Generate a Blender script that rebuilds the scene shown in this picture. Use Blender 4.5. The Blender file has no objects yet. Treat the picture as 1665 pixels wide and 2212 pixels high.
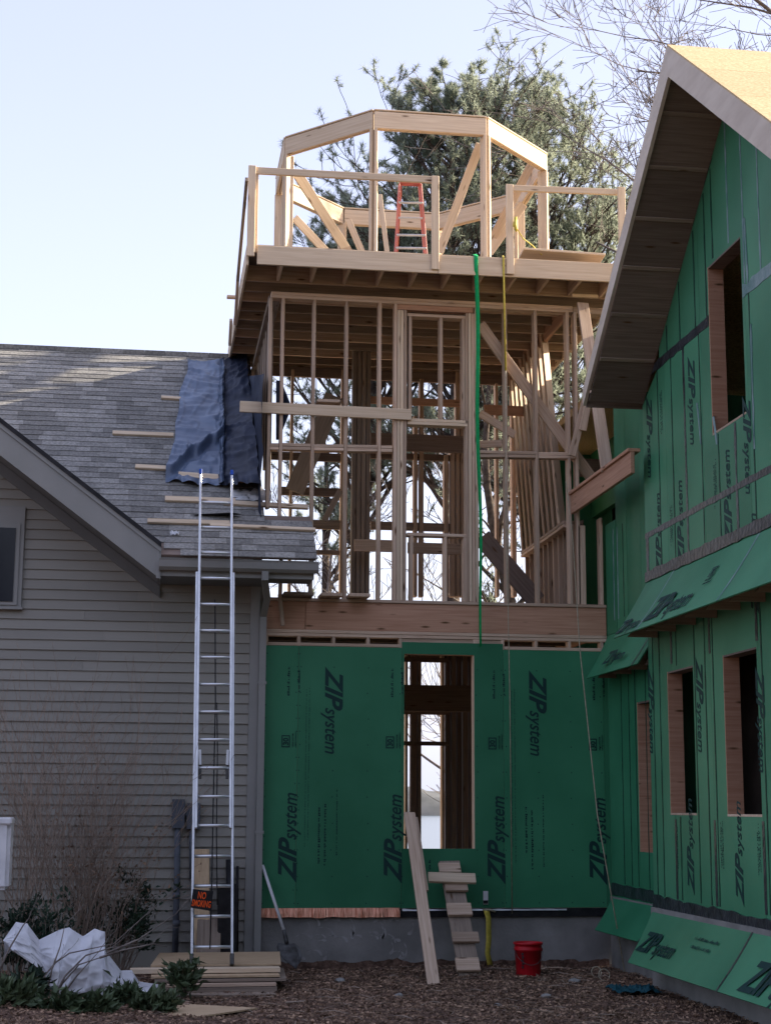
import bpy, bmesh, math, random
from mathutils import Vector, Matrix, noise
R = random.Random(7)
rad = math.radians
scene = bpy.context.scene

# ---------------------------------------------------------------- camera
CAM = Vector((-2.73, -19.0, 1.8))
FPX, CX, CY = 3515.0, 832.5, 1106.0
PITCH, YAW, ROLL = rad(10.3), rad(8.16), rad(0.3)
fwd = Vector((math.sin(YAW)*math.cos(PITCH), math.cos(YAW)*math.cos(PITCH), math.sin(PITCH)))
r0 = Vector((math.cos(YAW), -math.sin(YAW), 0)); u0 = r0.cross(fwd)
rt = r0*math.cos(ROLL) + u0*math.sin(ROLL); up = -r0*math.sin(ROLL) + u0*math.cos(ROLL)
cd = bpy.data.cameras.new("camera"); cam = bpy.data.objects.new("camera", cd)
scene.collection.objects.link(cam); scene.camera = cam
cam.matrix_world = Matrix(((rt.x, up.x, -fwd.x, CAM.x), (rt.y, up.y, -fwd.y, CAM.y), (rt.z, up.z, -fwd.z, CAM.z), (0, 0, 0, 1)))
cd.sensor_fit = 'HORIZONTAL'; cd.sensor_width = 36; cd.lens = 36*FPX/1665
cd.clip_start = 0.1; cd.clip_end = 6000
# ---------------------------------------------------------------- sky and sun
SUN_EL, SUN_AZ = rad(25), rad(82)          # azimuth clockwise from +Y
w = bpy.data.worlds.new("World"); scene.world = w; w.use_nodes = True
wn = w.node_tree.nodes; sk = wn.new('ShaderNodeTexSky'); sk.sky_type = 'NISHITA'; sk.sun_disc = False
sk.sun_elevation = SUN_EL; sk.sun_rotation = SUN_AZ; sk.dust_density = 5.0; sk.air_density = 1.0; sk.ozone_density = .6
# thin even high cloud: the clear sky mixed with a pale veil that has faint soft streaks
veil = wn.new('ShaderNodeTexNoise'); veil.inputs['Scale'].default_value = 1.6; veil.inputs['Detail'].default_value = 3
vr = wn.new('ShaderNodeMapRange'); vr.inputs['To Min'].default_value = .62; vr.inputs['To Max'].default_value = .84
vm = wn.new('ShaderNodeMix'); vm.data_type = 'RGBA'; vm.inputs[7].default_value = (1.95, 2.12, 2.95, 1)
vtc = wn.new('ShaderNodeTexCoord'); WL = w.node_tree.links
WL.new(vtc.outputs['Generated'], veil.inputs['Vector']); WL.new(veil.outputs[0], vr.inputs[0]); WL.new(vr.outputs[0], vm.inputs[0])
vs_ = wn.new('ShaderNodeSeparateXYZ'); vz = wn.new('ShaderNodeMapRange'); vc = wn.new('ShaderNodeMix'); vc.data_type = 'RGBA'
vz.inputs['From Min'].default_value = 0.0; vz.inputs['From Max'].default_value = .55; vz.interpolation_type = 'SMOOTHSTEP'
vc.inputs[6].default_value = (2.25, 2.35, 2.95, 1); vc.inputs[7].default_value = (1.50, 1.60, 2.35, 1)      # whiter towards the horizon
WL.new(vtc.outputs['Generated'], vs_.inputs[0]); WL.new(vs_.outputs[2], vz.inputs[0]); WL.new(vz.outputs[0], vc.inputs[0]); WL.new(vc.outputs[2], vm.inputs[7])
WL.new(sk.outputs[0], vm.inputs[6]); WL.new(vm.outputs[2], wn['Background'].inputs[0]); wn['Background'].inputs[1].default_value = 0.15
sd = bpy.data.lights.new("sun", 'SUN'); sd.energy = 4.8; sd.angle = rad(0.6); sd.color = (1, .88, .70)
sun = bpy.data.objects.new("sun", sd); scene.collection.objects.link(sun)
tosun = Vector((math.sin(SUN_AZ)*math.cos(SUN_EL), math.cos(SUN_AZ)*math.cos(SUN_EL), math.sin(SUN_EL)))
sun.rotation_euler = tosun.to_track_quat('Z', 'Y').to_euler(); sun.location = (30, 0, 30)
scene.view_settings.view_transform = 'Standard'; scene.view_settings.look = 'None'
scene.view_settings.exposure = 1.72; scene.view_settings.gamma = 1

# ---------------------------------------------------------------- helpers
def at(x, y, **k):                      # point of the photograph (1665 px wide) on an axis plane
    d = fwd + rt*((x-CX)/FPX) - up*((y-CY)/FPX)
    (a, v), = k.items(); i = 'XYZ'.index(a)
    return CAM + d*((v-CAM[i])/d[i])
def at_plane(x, y, p, n):
    d = fwd + rt*((x-CX)/FPX) - up*((y-CY)/FPX)
    return CAM + d*((p-CAM).dot(n)/d.dot(n))
WM = {}
def link(o, M, parent=None):
    scene.collection.objects.link(o)
    if parent is not None:
        o.parent = parent; o.matrix_basis = WM[parent.name].inverted() @ M
    else: o.matrix_basis = M
    WM[o.name] = M
    return o
def thing(name, label, cat, loc=(0, 0, 0), group=None):
    o = bpy.data.objects.new(name, None); o.empty_display_size = .2
    link(o, Matrix.Translation(loc)); tag(o, label, cat, group); return o
def tag(o, label=None, cat=None, group=None, kind=None):
    for k, v in (('label', label), ('category', cat), ('group', group), ('kind', kind)):
        if v: o[k] = v
    return o
def mobj(name, me, mat, parent=None, M=None):
    o = bpy.data.objects.new(name, me)
    if mat and not me.materials: me.materials.append(mat)
    return link(o, M or Matrix.Identity(4), parent)
def from_bm(bm, name):
    me = bpy.data.meshes.new(name); bm.normal_update(); bm.to_mesh(me); bm.free(); return me
def from_data(vs, fs, name, smooth=False):
    me = bpy.data.meshes.new(name); me.from_pydata([tuple(v) for v in vs], [], fs); me.validate()
    if smooth: me.polygons.foreach_set('use_smooth', [True]*len(me.polygons))
    me.update(); return me
BOXC = {}
def box_mesh(l, w_, t, mat, bev=.004):
    k = (round(l, 2), round(w_, 3), round(t, 3), mat.name)
    if k in BOXC: return BOXC[k]
    bm = bmesh.new(); bmesh.ops.create_cube(bm, size=1)
    bmesh.ops.scale(bm, vec=(k[0], w_, t), verts=bm.verts)
    if bev and min(w_, t) > .01:
        bmesh.ops.bevel(bm, geom=list(bm.edges), offset=min(bev, t*.3), segments=1, affect='EDGES')
    me = from_bm(bm, 'board'); me.materials.append(mat); BOXC[k] = me; return me
def frame(p0, p1, n):
    x = (p1-p0).normalized(); z = (n - x*n.dot(x))
    if z.length < 1e-4: z = Vector((0, 0, 1)) - x*x.z
    z.normalize(); y = z.cross(x); return x, y, z
def board(parent, name, p0, p1, w_, t, n, mat, off=0.0):
    """a piece of lumber from p0 to p1, width w_, thickness t along n"""
    p0, p1, n = Vector(p0), Vector(p1), Vector(n)
    x, y, z = frame(p0, p1, n); L = (p1-p0).length; c = (p0+p1)/2 + z*off
    M = Matrix(((x.x, y.x, z.x, c.x), (x.y, y.y, z.y, c.y), (x.z, y.z, z.z, c.z), (0, 0, 0, 1)))
    me = box_mesh(L, w_, t, mat)
    return mobj(name, me, mat, parent, M @ Matrix.Diagonal((L/max(round(L, 2), .01), 1, 1, 1)))
def bx(parent, name, lo, hi, mat, bev=0.0):
    lo, hi = Vector(lo), Vector(hi)
    bm = bmesh.new(); bmesh.ops.create_cube(bm, size=1); s = hi-lo
    bmesh.ops.scale(bm, vec=s, verts=bm.verts)
    if bev: bmesh.ops.bevel(bm, geom=list(bm.edges), offset=bev, segments=2, affect='EDGES')
    return mobj(name, from_bm(bm, name), mat, parent, Matrix.Translation((lo+hi)/2))
def slab(parent, name, pts, n, t, mat):
    """polygon pts extruded by t along -n"""
    pts = [Vector(p) for p in pts]; n = Vector(n).normalized(); k = len(pts); c = sum(pts, Vector())/k
    vs = [p-c for p in pts] + [p-c-n*t for p in pts]
    fs = [list(range(k)), list(range(2*k-1, k-1, -1))] + [[i, k+i, k+(i+1) % k, (i+1) % k] for i in range(k)]
    nn = (pts[1]-pts[0]).cross(pts[2]-pts[1])
    if nn.dot(n) < 0: fs = [f[::-1] for f in fs]
    return mobj(name, from_data(vs, fs, name), mat, parent, Matrix.Translation(c))
def tube_data(pts, rs, k=6, vs=None, fs=None, cap=False):
    vs = [] if vs is None else vs; fs = [] if fs is None else fs
    b = len(vs); u = None
    for i, p in enumerate(pts):
        d = (pts[min(i+1, len(pts)-1)] - pts[max(i-1, 0)])
        d = d.normalized() if d.length > 1e-9 else Vector((0, 0, 1))
        if u is None: u = d.orthogonal().normalized()
        u = (u - d*u.dot(d)); u = u.normalized() if u.length > 1e-6 else d.orthogonal().normalized()
        v = d.cross(u)
        for j in range(k):
            a = 2*math.pi*j/k; vs.append(p + (u*math.cos(a)+v*math.sin(a))*rs[i])
    for i in range(len(pts)-1):
        for j in range(k):
            a, c = b+i*k+j, b+i*k+(j+1) % k; fs.append((a, c, c+k, a+k))
    if cap:
        fs.append([b+j for j in range(k)][::-1]); fs.append([b+(len(pts)-1)*k+j for j in range(k)])
    return vs, fs
def tube(parent, name, pts, r, mat, k=8):
    pts = [Vector(p) for p in pts]; rs = r if isinstance(r, (list, tuple)) else [r]*len(pts)
    c = pts[0].copy(); vs, fs = tube_data([p-c for p in pts], rs, k, cap=True)
    return mobj(name, from_data(vs, fs, name, True), mat, parent, Matrix.Translation(c))

# ---------------------------------------------------------------- materials
def new_mat(name, rough=.7, spec=.3, metal=0):
    m = bpy.data.materials.new(name); m.use_nodes = True; b = m.node_tree.nodes['Principled BSDF']
    b.inputs['Roughness'].default_value = rough; b.inputs['Metallic'].default_value = metal
    b.inputs['Specular IOR Level'].default_value = spec
    return m, m.node_tree.nodes, m.node_tree.links, b
def mat_noise(name, c1, c2, scale=4, rough=.75, bump=.15, bscale=40, spec=.25, metal=0, detail=6, stretch=(1, 1, 1), c3=None, rand=.0, coords='Object', wave=None, island=False, lo=.35, hi=.65):
    m, N, L, b = new_mat(name, rough, spec, metal)
    tc = N.new('ShaderNodeTexCoord'); mp = N.new('ShaderNodeMapping'); mp.inputs['Scale'].default_value = stretch
    L.new(tc.outputs[coords], mp.inputs[0])
    oi = N.new('ShaderNodeObjectInfo')
    ad = N.new('ShaderNodeVectorMath'); ad.operation = 'ADD'
    ml = N.new('ShaderNodeMath'); ml.operation = 'MULTIPLY'; ml.inputs[1].default_value = 37.0 if rand else 0
    L.new(oi.outputs['Random'], ml.inputs[0]); L.new(mp.outputs[0], ad.inputs[0]); L.new(ml.outputs[0], ad.inputs[1])
    n = N.new('ShaderNodeTexNoise'); n.inputs['Scale'].default_value = scale; n.inputs['Detail'].default_value = detail
    L.new(ad.outputs[0], n.inputs['Vector'])
    cr = N.new('ShaderNodeValToRGB'); e = cr.color_ramp.elements
    e[0].position = lo; e[0].color = (*c1, 1); e[1].position = hi; e[1].color = (*c2, 1)
    if c3: q = e.new(.8); q.color = (*c3, 1)
    L.new(n.outputs[0], cr.inputs[0]); out = cr.outputs[0]
    if rand or island:
        hs = N.new('ShaderNodeHueSaturation'); mr = N.new('ShaderNodeMapRange')
        mr.inputs['To Min'].default_value = 1-rand; mr.inputs['To Max'].default_value = 1+rand
        if island:
            gi = N.new('ShaderNodeNewGeometry'); L.new(gi.outputs['Random Per Island'], mr.inputs[0])
        else: L.new(oi.outputs['Random'], mr.inputs[0])
        L.new(mr.outputs[0], hs.inputs['Value']); L.new(out, hs.inputs['Color']); out = hs.outputs[0]
    L.new(out, b.inputs['Base Color'])
    if bump:
        n2 = N.new('ShaderNodeTexNoise'); n2.inputs['Scale'].default_value = bscale; n2.inputs['Detail'].default_value = 4
        L.new(ad.outputs[0], n2.inputs['Vector'])
        bp = N.new('ShaderNodeBump'); bp.inputs['Strength'].default_value = bump; bp.inputs['Distance'].default_value = .02
        L.new(n2.outputs[0], bp.inputs['Height']); L.new(bp.outputs[0], b.inputs['Normal'])
    return m
def mat_wood(name, c1, c2, rand=.22, knot=(.10, .05, .02), knots=True, rough=.75, kn=.15):
    m, N, L, b = new_mat(name, rough, .2)
    tc = N.new('ShaderNodeTexCoord'); oi = N.new('ShaderNodeObjectInfo')
    ml = N.new('ShaderNodeMath'); ml.operation = 'MULTIPLY'; ml.inputs[1].default_value = 53
    L.new(oi.outputs['Random'], ml.inputs[0])
    ad = N.new('ShaderNodeVectorMath'); ad.operation = 'ADD'; L.new(tc.outputs['Object'], ad.inputs[0]); L.new(ml.outputs[0], ad.inputs[1])
    mp = N.new('ShaderNodeMapping'); mp.inputs['Scale'].default_value = (.8, 22, 22); L.new(ad.outputs[0], mp.inputs[0])
    n = N.new('ShaderNodeTexNoise'); n.inputs['Scale'].default_value = 2.2; n.inputs['Detail'].default_value = 5; n.inputs['Distortion'].default_value = .6
    L.new(mp.outputs[0], n.inputs['Vector'])
    cr = N.new('ShaderNodeValToRGB'); e = cr.color_ramp.elements; e[0].position = .3; e[0].color = (*c1, 1); e[1].position = .7; e[1].color = (*c2, 1)
    L.new(n.outputs[0], cr.inputs[0]); out = cr.outputs[0]
    if knots:
        mk = N.new('ShaderNodeMapping'); mk.inputs['Scale'].default_value = (1.6, 7, 7); L.new(ad.outputs[0], mk.inputs[0])
        vo = N.new('ShaderNodeTexVoronoi'); vo.inputs['Scale'].default_value = 1.3; L.new(mk.outputs[0], vo.inputs['Vector'])
        kr = N.new('ShaderNodeValToRGB'); k = kr.color_ramp.elements; k[0].position = .05; k[0].color = (1, 1, 1, 1); k[1].position = kn; k[1].color = (0, 0, 0, 1)
        L.new(vo.outputs['Distance'], kr.inputs[0])
        mx = N.new('ShaderNodeMix'); mx.data_type = 'RGBA'; mx.inputs[7].default_value = (*knot, 1)
        L.new(kr.outputs[0], mx.inputs[0]); L.new(out, mx.inputs[6]); out = mx.outputs[2]
    hs = N.new('ShaderNodeHueSaturation'); mr = N.new('ShaderNodeMapRange'); mr.inputs['To Min'].default_value = 1-rand; mr.inputs['To Max'].default_value = 1+rand*.8
    L.new(oi.outputs['Random'], mr.inputs[0]); L.new(mr.outputs[0], hs.inputs['Value']); L.new(out, hs.inputs['Color'])
    L.new(hs.outputs[0], b.inputs['Base Color'])
    bp = N.new('ShaderNodeBump'); bp.inputs['Strength'].default_value = .15; bp.inputs['Distance'].default_value = .004
    L.new(n.outputs[0], bp.inputs['Height']); L.new(bp.outputs[0], b.inputs['Normal'])
    return m
LUMBER = mat_wood('lumber', (.42, .29, .205), (.60, .46, .345), rand=.28)
LUMBER_Y = mat_wood('lumber_fresh', (.55, .42, .29), (.69, .56, .41), rand=.14)
LVL = mat_wood('laminated_beam', (.38, .20, .125), (.50, .30, .20), rand=.08)
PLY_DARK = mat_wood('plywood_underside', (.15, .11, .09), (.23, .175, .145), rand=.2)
RAKEW = mat_noise('planed_rake_wood', (.50, .42, .34), (.60, .52, .43), scale=1.2, stretch=(1, 1.5, 6), bump=.04, rough=.7)
OLDWOOD = mat_wood('weathered_wood', (.21, .16, .125), (.33, .26, .205), rand=.2)
OSB = mat_noise('strand_board', (.42, .30, .15), (.66, .50, .29), scale=35, stretch=(1, 2.2, 1), bump=.2, rand=.08)
PLY = mat_noise('plywood_face', (.44, .31, .19), (.56, .41, .26), scale=6, stretch=(1, 8, 1), bump=.05, rand=.12)
GREEN = mat_noise('green_sheathing', (.024, .158, .076), (.042, .212, .108), scale=.9, rough=.55, bump=.10, bscale=90, spec=.3, rand=.07)
GREEN2 = mat_noise('green_sheathing_side', (.036, .172, .088), (.060, .232, .124), scale=.9, rough=.5, bump=.12, bscale=90, spec=.35, rand=.09)
INK = mat_noise('dark_print', (.006, .030, .030), (.010, .045, .042), scale=60, rough=.6, bump=0)
INKLT = mat_noise('faint_print', (.012, .07, .05), (.018, .09, .06), scale=80, rough=.6, bump=0)
TAPE = mat_noise('black_flashing_tape', (.010, .014, .018), (.035, .042, .05), scale=9, rough=.32, bump=.6, bscale=16, spec=.5, rand=.1)
SEAL = mat_noise('dark_green_sealant', (.004, .030, .018), (.008, .05, .03), scale=6, rough=.5, bump=.3)
GLUE = mat_noise('grey_sealant_smear', (.25, .33, .34), (.10, .20, .19), scale=5, rough=.5, bump=.3)
SIDING = mat_noise('taupe_siding', (.25, .238, .21), (.30, .285, .25), scale=1.1, rough=.6, bump=.05, bscale=60, stretch=(.3, 1, 1), rand=.04)
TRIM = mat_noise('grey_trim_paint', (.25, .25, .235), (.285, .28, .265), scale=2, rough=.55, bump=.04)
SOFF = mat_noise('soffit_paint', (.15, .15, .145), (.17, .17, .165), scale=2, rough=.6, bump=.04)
SHING = mat_noise('shingle', (.17, .165, .155), (.28, .27, .25), scale=30, rough=.9, bump=.5, bscale=120, rand=.30, detail=8)
SHING_ST = mat_noise('shingle_course', (.17, .165, .155), (.28, .27, .25), scale=30, rough=.9, bump=.5, bscale=120, rand=.30, detail=8, island=True)
FELT = mat_noise('roofing_felt', (.015, .015, .017), (.03, .03, .033), scale=6, rough=.8)
TARP = mat_noise('tarp_plastic', (.07, .10, .165), (.12, .165, .25), scale=3, rough=.40, bump=.12, bscale=11, spec=.5)
TARP_SHADE = mat_noise('shaded_tarp_plastic', (.008, .012, .026), (.02, .028, .055), scale=5, rough=.55, bump=.2, bscale=12, spec=.25)  # same tarp, with the shade of its turned-away part put into the colour
CONC = mat_noise('concrete', (.18, .175, .165), (.27, .26, .245), scale=2.5, rough=.9, bump=.3, bscale=30, c3=(.34, .33, .32))
COPPER = mat_noise('copper_flashing', (.40, .14, .08), (.65, .33, .22), scale=10, rough=.35, bump=.7, bscale=12, metal=.8, stretch=(6, 1, .6))
ALU = mat_noise('aluminium', (.55, .56, .58), (.68, .69, .70), scale=6, rough=.38, bump=.05, metal=.75)
STEEL = mat_noise('dull_steel', (.05, .048, .045), (.12, .12, .12), scale=14, rough=.6, bump=.2, metal=.3)
BLACK = mat_noise('black_plastic', (.008, .008, .010), (.02, .02, .022), scale=8, rough=.5)
BLUEP = mat_noise('blue_plastic', (.01, .06, .35), (.02, .09, .45), scale=5, rough=.5, bump=0)
REDF = mat_noise('red_fibreglass', (.48, .12, .09), (.58, .17, .12), scale=5, rough=.45, bump=.05)
REDP = mat_noise('red_bucket_plastic', (.38, .008, .014), (.46, .012, .02), scale=3, rough=.4, bump=.04)
WHITEP = mat_noise('white_plastic', (.62, .62, .64), (.76, .76, .78), scale=5, rough=.5, bump=.1)
GREYPVC = mat_noise('grey_conduit', (.075, .085, .105), (.10, .11, .13), scale=4, rough=.5, bump=.03)
STRAP = mat_noise('green_webbing', (.0, .26, .07), (.0, .34, .10), scale=40, rough=.7, bump=.2)
YELLOW = mat_noise('yellow_cord', (.45, .36, .05), (.60, .48, .08), scale=30, rough=.6, bump=.2)
PALECORD = mat_noise('pale_cord', (.30, .26, .18), (.42, .38, .28), scale=30, rough=.7)
ORANGE = mat_noise('orange_print', (.80, .09, .01), (.9, .12, .02), scale=5, rough=.5, bump=0)
CLOTH = mat_noise('white_sheeting', (.68, .69, .73), (.80, .81, .85), scale=2.5, rough=.6, bump=.5, bscale=7)
BARK = mat_noise('pine_bark', (.035, .026, .022), (.10, .075, .06), scale=9, rough=.95, bump=.8, bscale=20)
BARK2 = mat_noise('grey_bark', (.12, .10, .09), (.24, .205, .18), scale=9, rough=.95, bump=.4, bscale=20)
TWIG = mat_noise('dry_twig', (.20, .15, .115), (.36, .28, .22), scale=7, rough=.9, bump=.2)
NEEDLE = mat_noise('pine_needles', (.12, .16, .11), (.21, .25, .18), scale=.7, rough=.6, bump=0, rand=.35, island=True)
def add_translucent(m, col, f):
    N, L = m.node_tree.nodes, m.node_tree.links; b = N['Principled BSDF']; o = N['Material Output']
    t = N.new('ShaderNodeBsdfTranslucent'); t.inputs[0].default_value = (*col, 1); x = N.new('ShaderNodeMixShader'); x.inputs[0].default_value = f
    L.new(b.outputs[0], x.inputs[1]); L.new(t.outputs[0], x.inputs[2]); L.new(x.outputs[0], o.inputs['Surface'])
add_translucent(CLOTH, (.75, .76, .80), .3)
add_translucent(NEEDLE, (.38, .42, .33), .55)
LEAFG = mat_noise('green_leaf', (.045, .070, .034), (.085, .115, .058), scale=3, rough=.5, bump=.1, rand=.3, island=True)
LEAFD = mat_noise('dark_evergreen', (.018, .035, .022), (.035, .06, .035), scale=3, rough=.6, bump=.1, rand=.3, island=True)
LEAFB = mat_noise('dead_leaf', (.15, .09, .06), (.34, .225, .15), scale=5, rough=.85, bump=.2, rand=.5, island=True)
SOIL = mat_noise('leafy_soil', (.07, .042, .03), (.18, .11, .08), scale=14, rough=.95, bump=1.0, bscale=45, detail=10, c3=(.26, .18, .13))
GLASS = mat_noise('dark_glass', (.012, .014, .02), (.02, .022, .03), scale=1, rough=.12, bump=0, spec=.25)
UNLIT_IN = mat_noise('unlit_interior', (.03, .02, .016), (.05, .035, .028), scale=3, rough=.9)  # shade of the unlit rooms put into a near-black colour
# water
WATER, N, L, b = new_mat('lake_water', .18, .5); b.inputs['Base Color'].default_value = (.05, .075, .09, 1)
nz = N.new('ShaderNodeTexNoise'); nz.inputs['Scale'].default_value = .5; nz.inputs['Detail'].default_value = 6
bp = N.new('ShaderNodeBump'); bp.inputs['Strength'].default_value = .35; tc = N.new('ShaderNodeTexCoord')
L.new(tc.outputs['Object'], nz.inputs['Vector']); L.new(nz.outputs[0], bp.inputs['Height']); L.new(bp.outputs[0], b.inputs['Normal'])

# ---------------------------------------------------------------- lettering
TXT = {}
def text_mesh(s, size, bold, shear, mat):
    k = (s, size, bold, shear, mat.name)
    if k in TXT: return TXT[k]
    cu = bpy.data.curves.new('lettering', 'FONT'); cu.body = s; cu.size = size; cu.shear = shear; cu.offset = bold; cu.resolution_u = 3
    cu.extrude = .0008; o = bpy.data.objects.new('tmp', cu); scene.collection.objects.link(o)
    bpy.context.view_layer.update(); dg = bpy.context.evaluated_depsgraph_get()
    me = bpy.data.meshes.new_from_object(o.evaluated_get(dg)); bpy.data.objects.remove(o)
    me.materials.clear(); me.materials.append(mat); TXT[k] = me; return me
def lettering(parent, s, origin, ux, uy, size=.15, bold=0., shear=0., mat=INK, name='lettering', sx=1):
    ux, uy = Vector(ux).normalized(), Vector(uy).normalized(); n = ux.cross(uy)
    o = Vector(origin) + n*.0030; ux = ux*sx
    M = Matrix(((ux.x, uy.x, n.x, o.x), (ux.y, uy.y, n.y, o.y), (ux.z, uy.z, n.z, o.z), (0, 0, 0, 1)))
    return mobj(name, text_mesh(s, size, bold, shear, mat), mat, parent, M)
def fit_text(parent, s, origin, ux, uy, length, height, bold, shear, ref='', mat=None):
    mat = mat or INK
    """lettering scaled so that it is `length` long and its capitals `height` high"""
    me = text_mesh(s, 1.0, bold, shear, mat); xs = [v.co.x for v in me.vertices]; ys = [v.co.y for v in me.vertices]
    kx = length/(max(xs)-min(xs)); ky = height/(.70 if ref == 'cap' else .52)
    ux, uy = Vector(ux).normalized(), Vector(uy).normalized(); n = ux.cross(uy); o = Vector(origin)+n*.003 - ux*min(xs)*kx
    ux, uy = ux*kx, uy*ky
    return mobj('lettering', me, INK, parent, Matrix(((ux.x, uy.x, n.x, o.x), (ux.y, uy.y, n.y, o.y), (ux.z, uy.z, n.z, o.z), (0, 0, 0, 1))))
def logo(parent, origin, ux, uy, L=1.0):
    """bold slanted ZIP followed by lighter 'system', total length about L"""
    ux, uy = Vector(ux).normalized(), Vector(uy).normalized(); o = Vector(origin); k = L/1.08
    fit_text(parent, 'ZIP', o, ux, uy, .53*k, .205*k, .030, .38, 'cap')
    fit_text(parent, 'system', o+ux*.495*k, ux, uy, .55*k, .12*k, .012, .30)
def small_print(parent, origin, ux, uy, length=.35, lines=2, h=.02, gap=.05, seed=0, mat=INK):
    """rows of illegible small print as thin irregular strokes"""
    rr = random.Random(seed); ux, uy = Vector(ux).normalized(), Vector(uy).normalized(); n = ux.cross(uy); o = Vector(origin)
    vs, fs = [], []
    for li in range(lines):
        t = rr.uniform(0, .08); Lx = length*rr.uniform(.75, 1)
        while t < Lx:
            wd = rr.uniform(.008, .02); hh = h*rr.choice((.6, .8, 1)); q = o + ux*t + uy*(-li*gap)
            i = len(vs); vs += [q-o+n*.0025, q-o+ux*wd+n*.0025, q-o+ux*wd+uy*hh+n*.0025, q-o+uy*hh+n*.0025]; fs.append((i, i+1, i+2, i+3))
            t += wd + rr.choice((.005, .006, .02))
    ob = mobj('small_print', from_data(vs, fs, 'small_print'), mat, parent, Matrix.Translation(o)); ob['kind'] = 'stuff'
def badge(parent, origin, ux, uy, s=.16):
    ux, uy = Vector(ux).normalized(), Vector(uy).normalized(); n = ux.cross(uy); o = Vector(origin)
    vs, fs = [], []
    def q(a0, a1, b0, b1):
        i = len(vs); vs.extend([ux*a0+uy*b0+n*.0025, ux*a1+uy*b0+n*.0025, ux*a1+uy*b1+n*.0025, ux*a0+uy*b1+n*.0025]); fs.append((i, i+1, i+2, i+3))
    t = s*.09; q(0, s, 0, t); q(0, s, s*.7-t, s*.7); q(0, t, t, s*.7-t); q(s-t, s, t, s*.7-t)
    mobj('print_frame', from_data(vs, fs, 'print_frame'), INK, parent, Matrix.Translation(o))
    lettering(parent, '30', o+ux*s*.16+uy*s*.14, ux, uy, s*.62, .003, 0)
    lettering(parent, 'YEAR SYSTEM', o-uy*s*.30, ux, uy, s*.19, .0006, 0)
    lettering(parent, 'LIMITED WARRANTY', o-uy*s*.52, ux, uy, s*.14, .0004, 0)

# ================================================================ SETTING
def ground_h(x, y):
    h = .035*noise.noise(Vector((x*.6, y*.6, 0))) + .025*noise.noise(Vector((x*2.1, y*2.1, 3))) + .012*noise.noise(Vector((x*7, y*7, 5)))
    if y > 9: h -= min((y-9)/18, 1)*4.2
    h += .10*max(0, min(1, (-2.0-x)/2.0))*max(0, min(1, (-1.5-y)/2))
    return h
def grid_coords(lo, hi, step, far):
    a = []; v = lo
    while v < hi+1e-6: a.append(v); v += step
    s = step; v = hi
    while v < far: s *= 1.5; v += s; a.append(min(v, far))
    s = step; v = lo
    while v > -far: s *= 1.5; v -= s; a.insert(0, max(v, -far))
    return a
gx = grid_coords(-6, 5, .09, 900); gy = [v for v in grid_coords(-8, 1.2, .09, 900) if v < 60]
vs = [(x, y, ground_h(x, y)) for y in gy for x in gx]; nx = len(gx)
fs = [(j*nx+i, j*nx+i+1, (j+1)*nx+i+1, (j+1)*nx+i) for j in range(len(gy)-1) for i in range(nx-1)]
tag(mobj('ground', from_data(vs, fs, 'ground', True), SOIL), kind='structure')
tag(mobj('lake', from_data([(-2500, 18, -3), (2500, 18, -3), (2500, 3500, -3), (-2500, 3500, -3)], [(0, 1, 2, 3)], 'lake'), WATER), kind='structure')
# far shore: low wooded hills beyond the lake
SHORE = mat_noise('far_woods', (.06, .065, .07), (.12, .125, .13), scale=.05, rough=.95, bump=0)
vs, fs = [], []
nn = 400
for i in range(nn):
    x = -900 + 2400*i/(nn-1)
    h = 13+8*noise.noise(Vector((x*.006, 0, 1)))+4*noise.noise(Vector((x*.05, 0, 2)))+2*noise.noise(Vector((x*.4, 0, 2)))
    for k, (yy, zz) in enumerate(((1000, -3.2), (1003, 2), (1012, h*.55), (1040, h), (1400, h*1.05), (1500, -4))):
        vs.append((x, yy+3*noise.noise(Vector((x*.3, k*3, 0))), zz+(1.2*noise.noise(Vector((x*.8, k, 4))) if 1 < k < 5 else 0)))
for i in range(nn-1):
    for k in range(5):
        a = i*6+k; fs.append((a, a+6, a+7, a+1))
tag(mobj('hills', from_data(vs, fs, 'hills', True), SHORE), kind='structure')

# ================================================================ LEFT HOUSE
HX0, HX1 = -7.2, -1.44                        # left end (outside the picture) and right corner
house = thing('house', 'grey-taupe clapboard house with shingle roof and gable rake, downspout at its right corner', 'house', (-4, 2, 0))
EY, EZ, PIT = -.80, 4.58, .80; RY, RZ = 3.67, 8.156
zr = lambda y: EZ + PIT*(y-EY)
rn = Vector((0, -PIT, 1)).normalized(); rup = Vector((0, 1, PIT)).normalized(); rp = Vector((0, EY, EZ))
rk0, rk1 = at(0, 902, Y=EY), at(349, 1172, Y=EY); rs = (rk0.z-rk1.z)/(rk0.x-rk1.x)      # rake slope
rake_x = lambda z: rk1.x + (z-rk1.z)/rs
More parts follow.
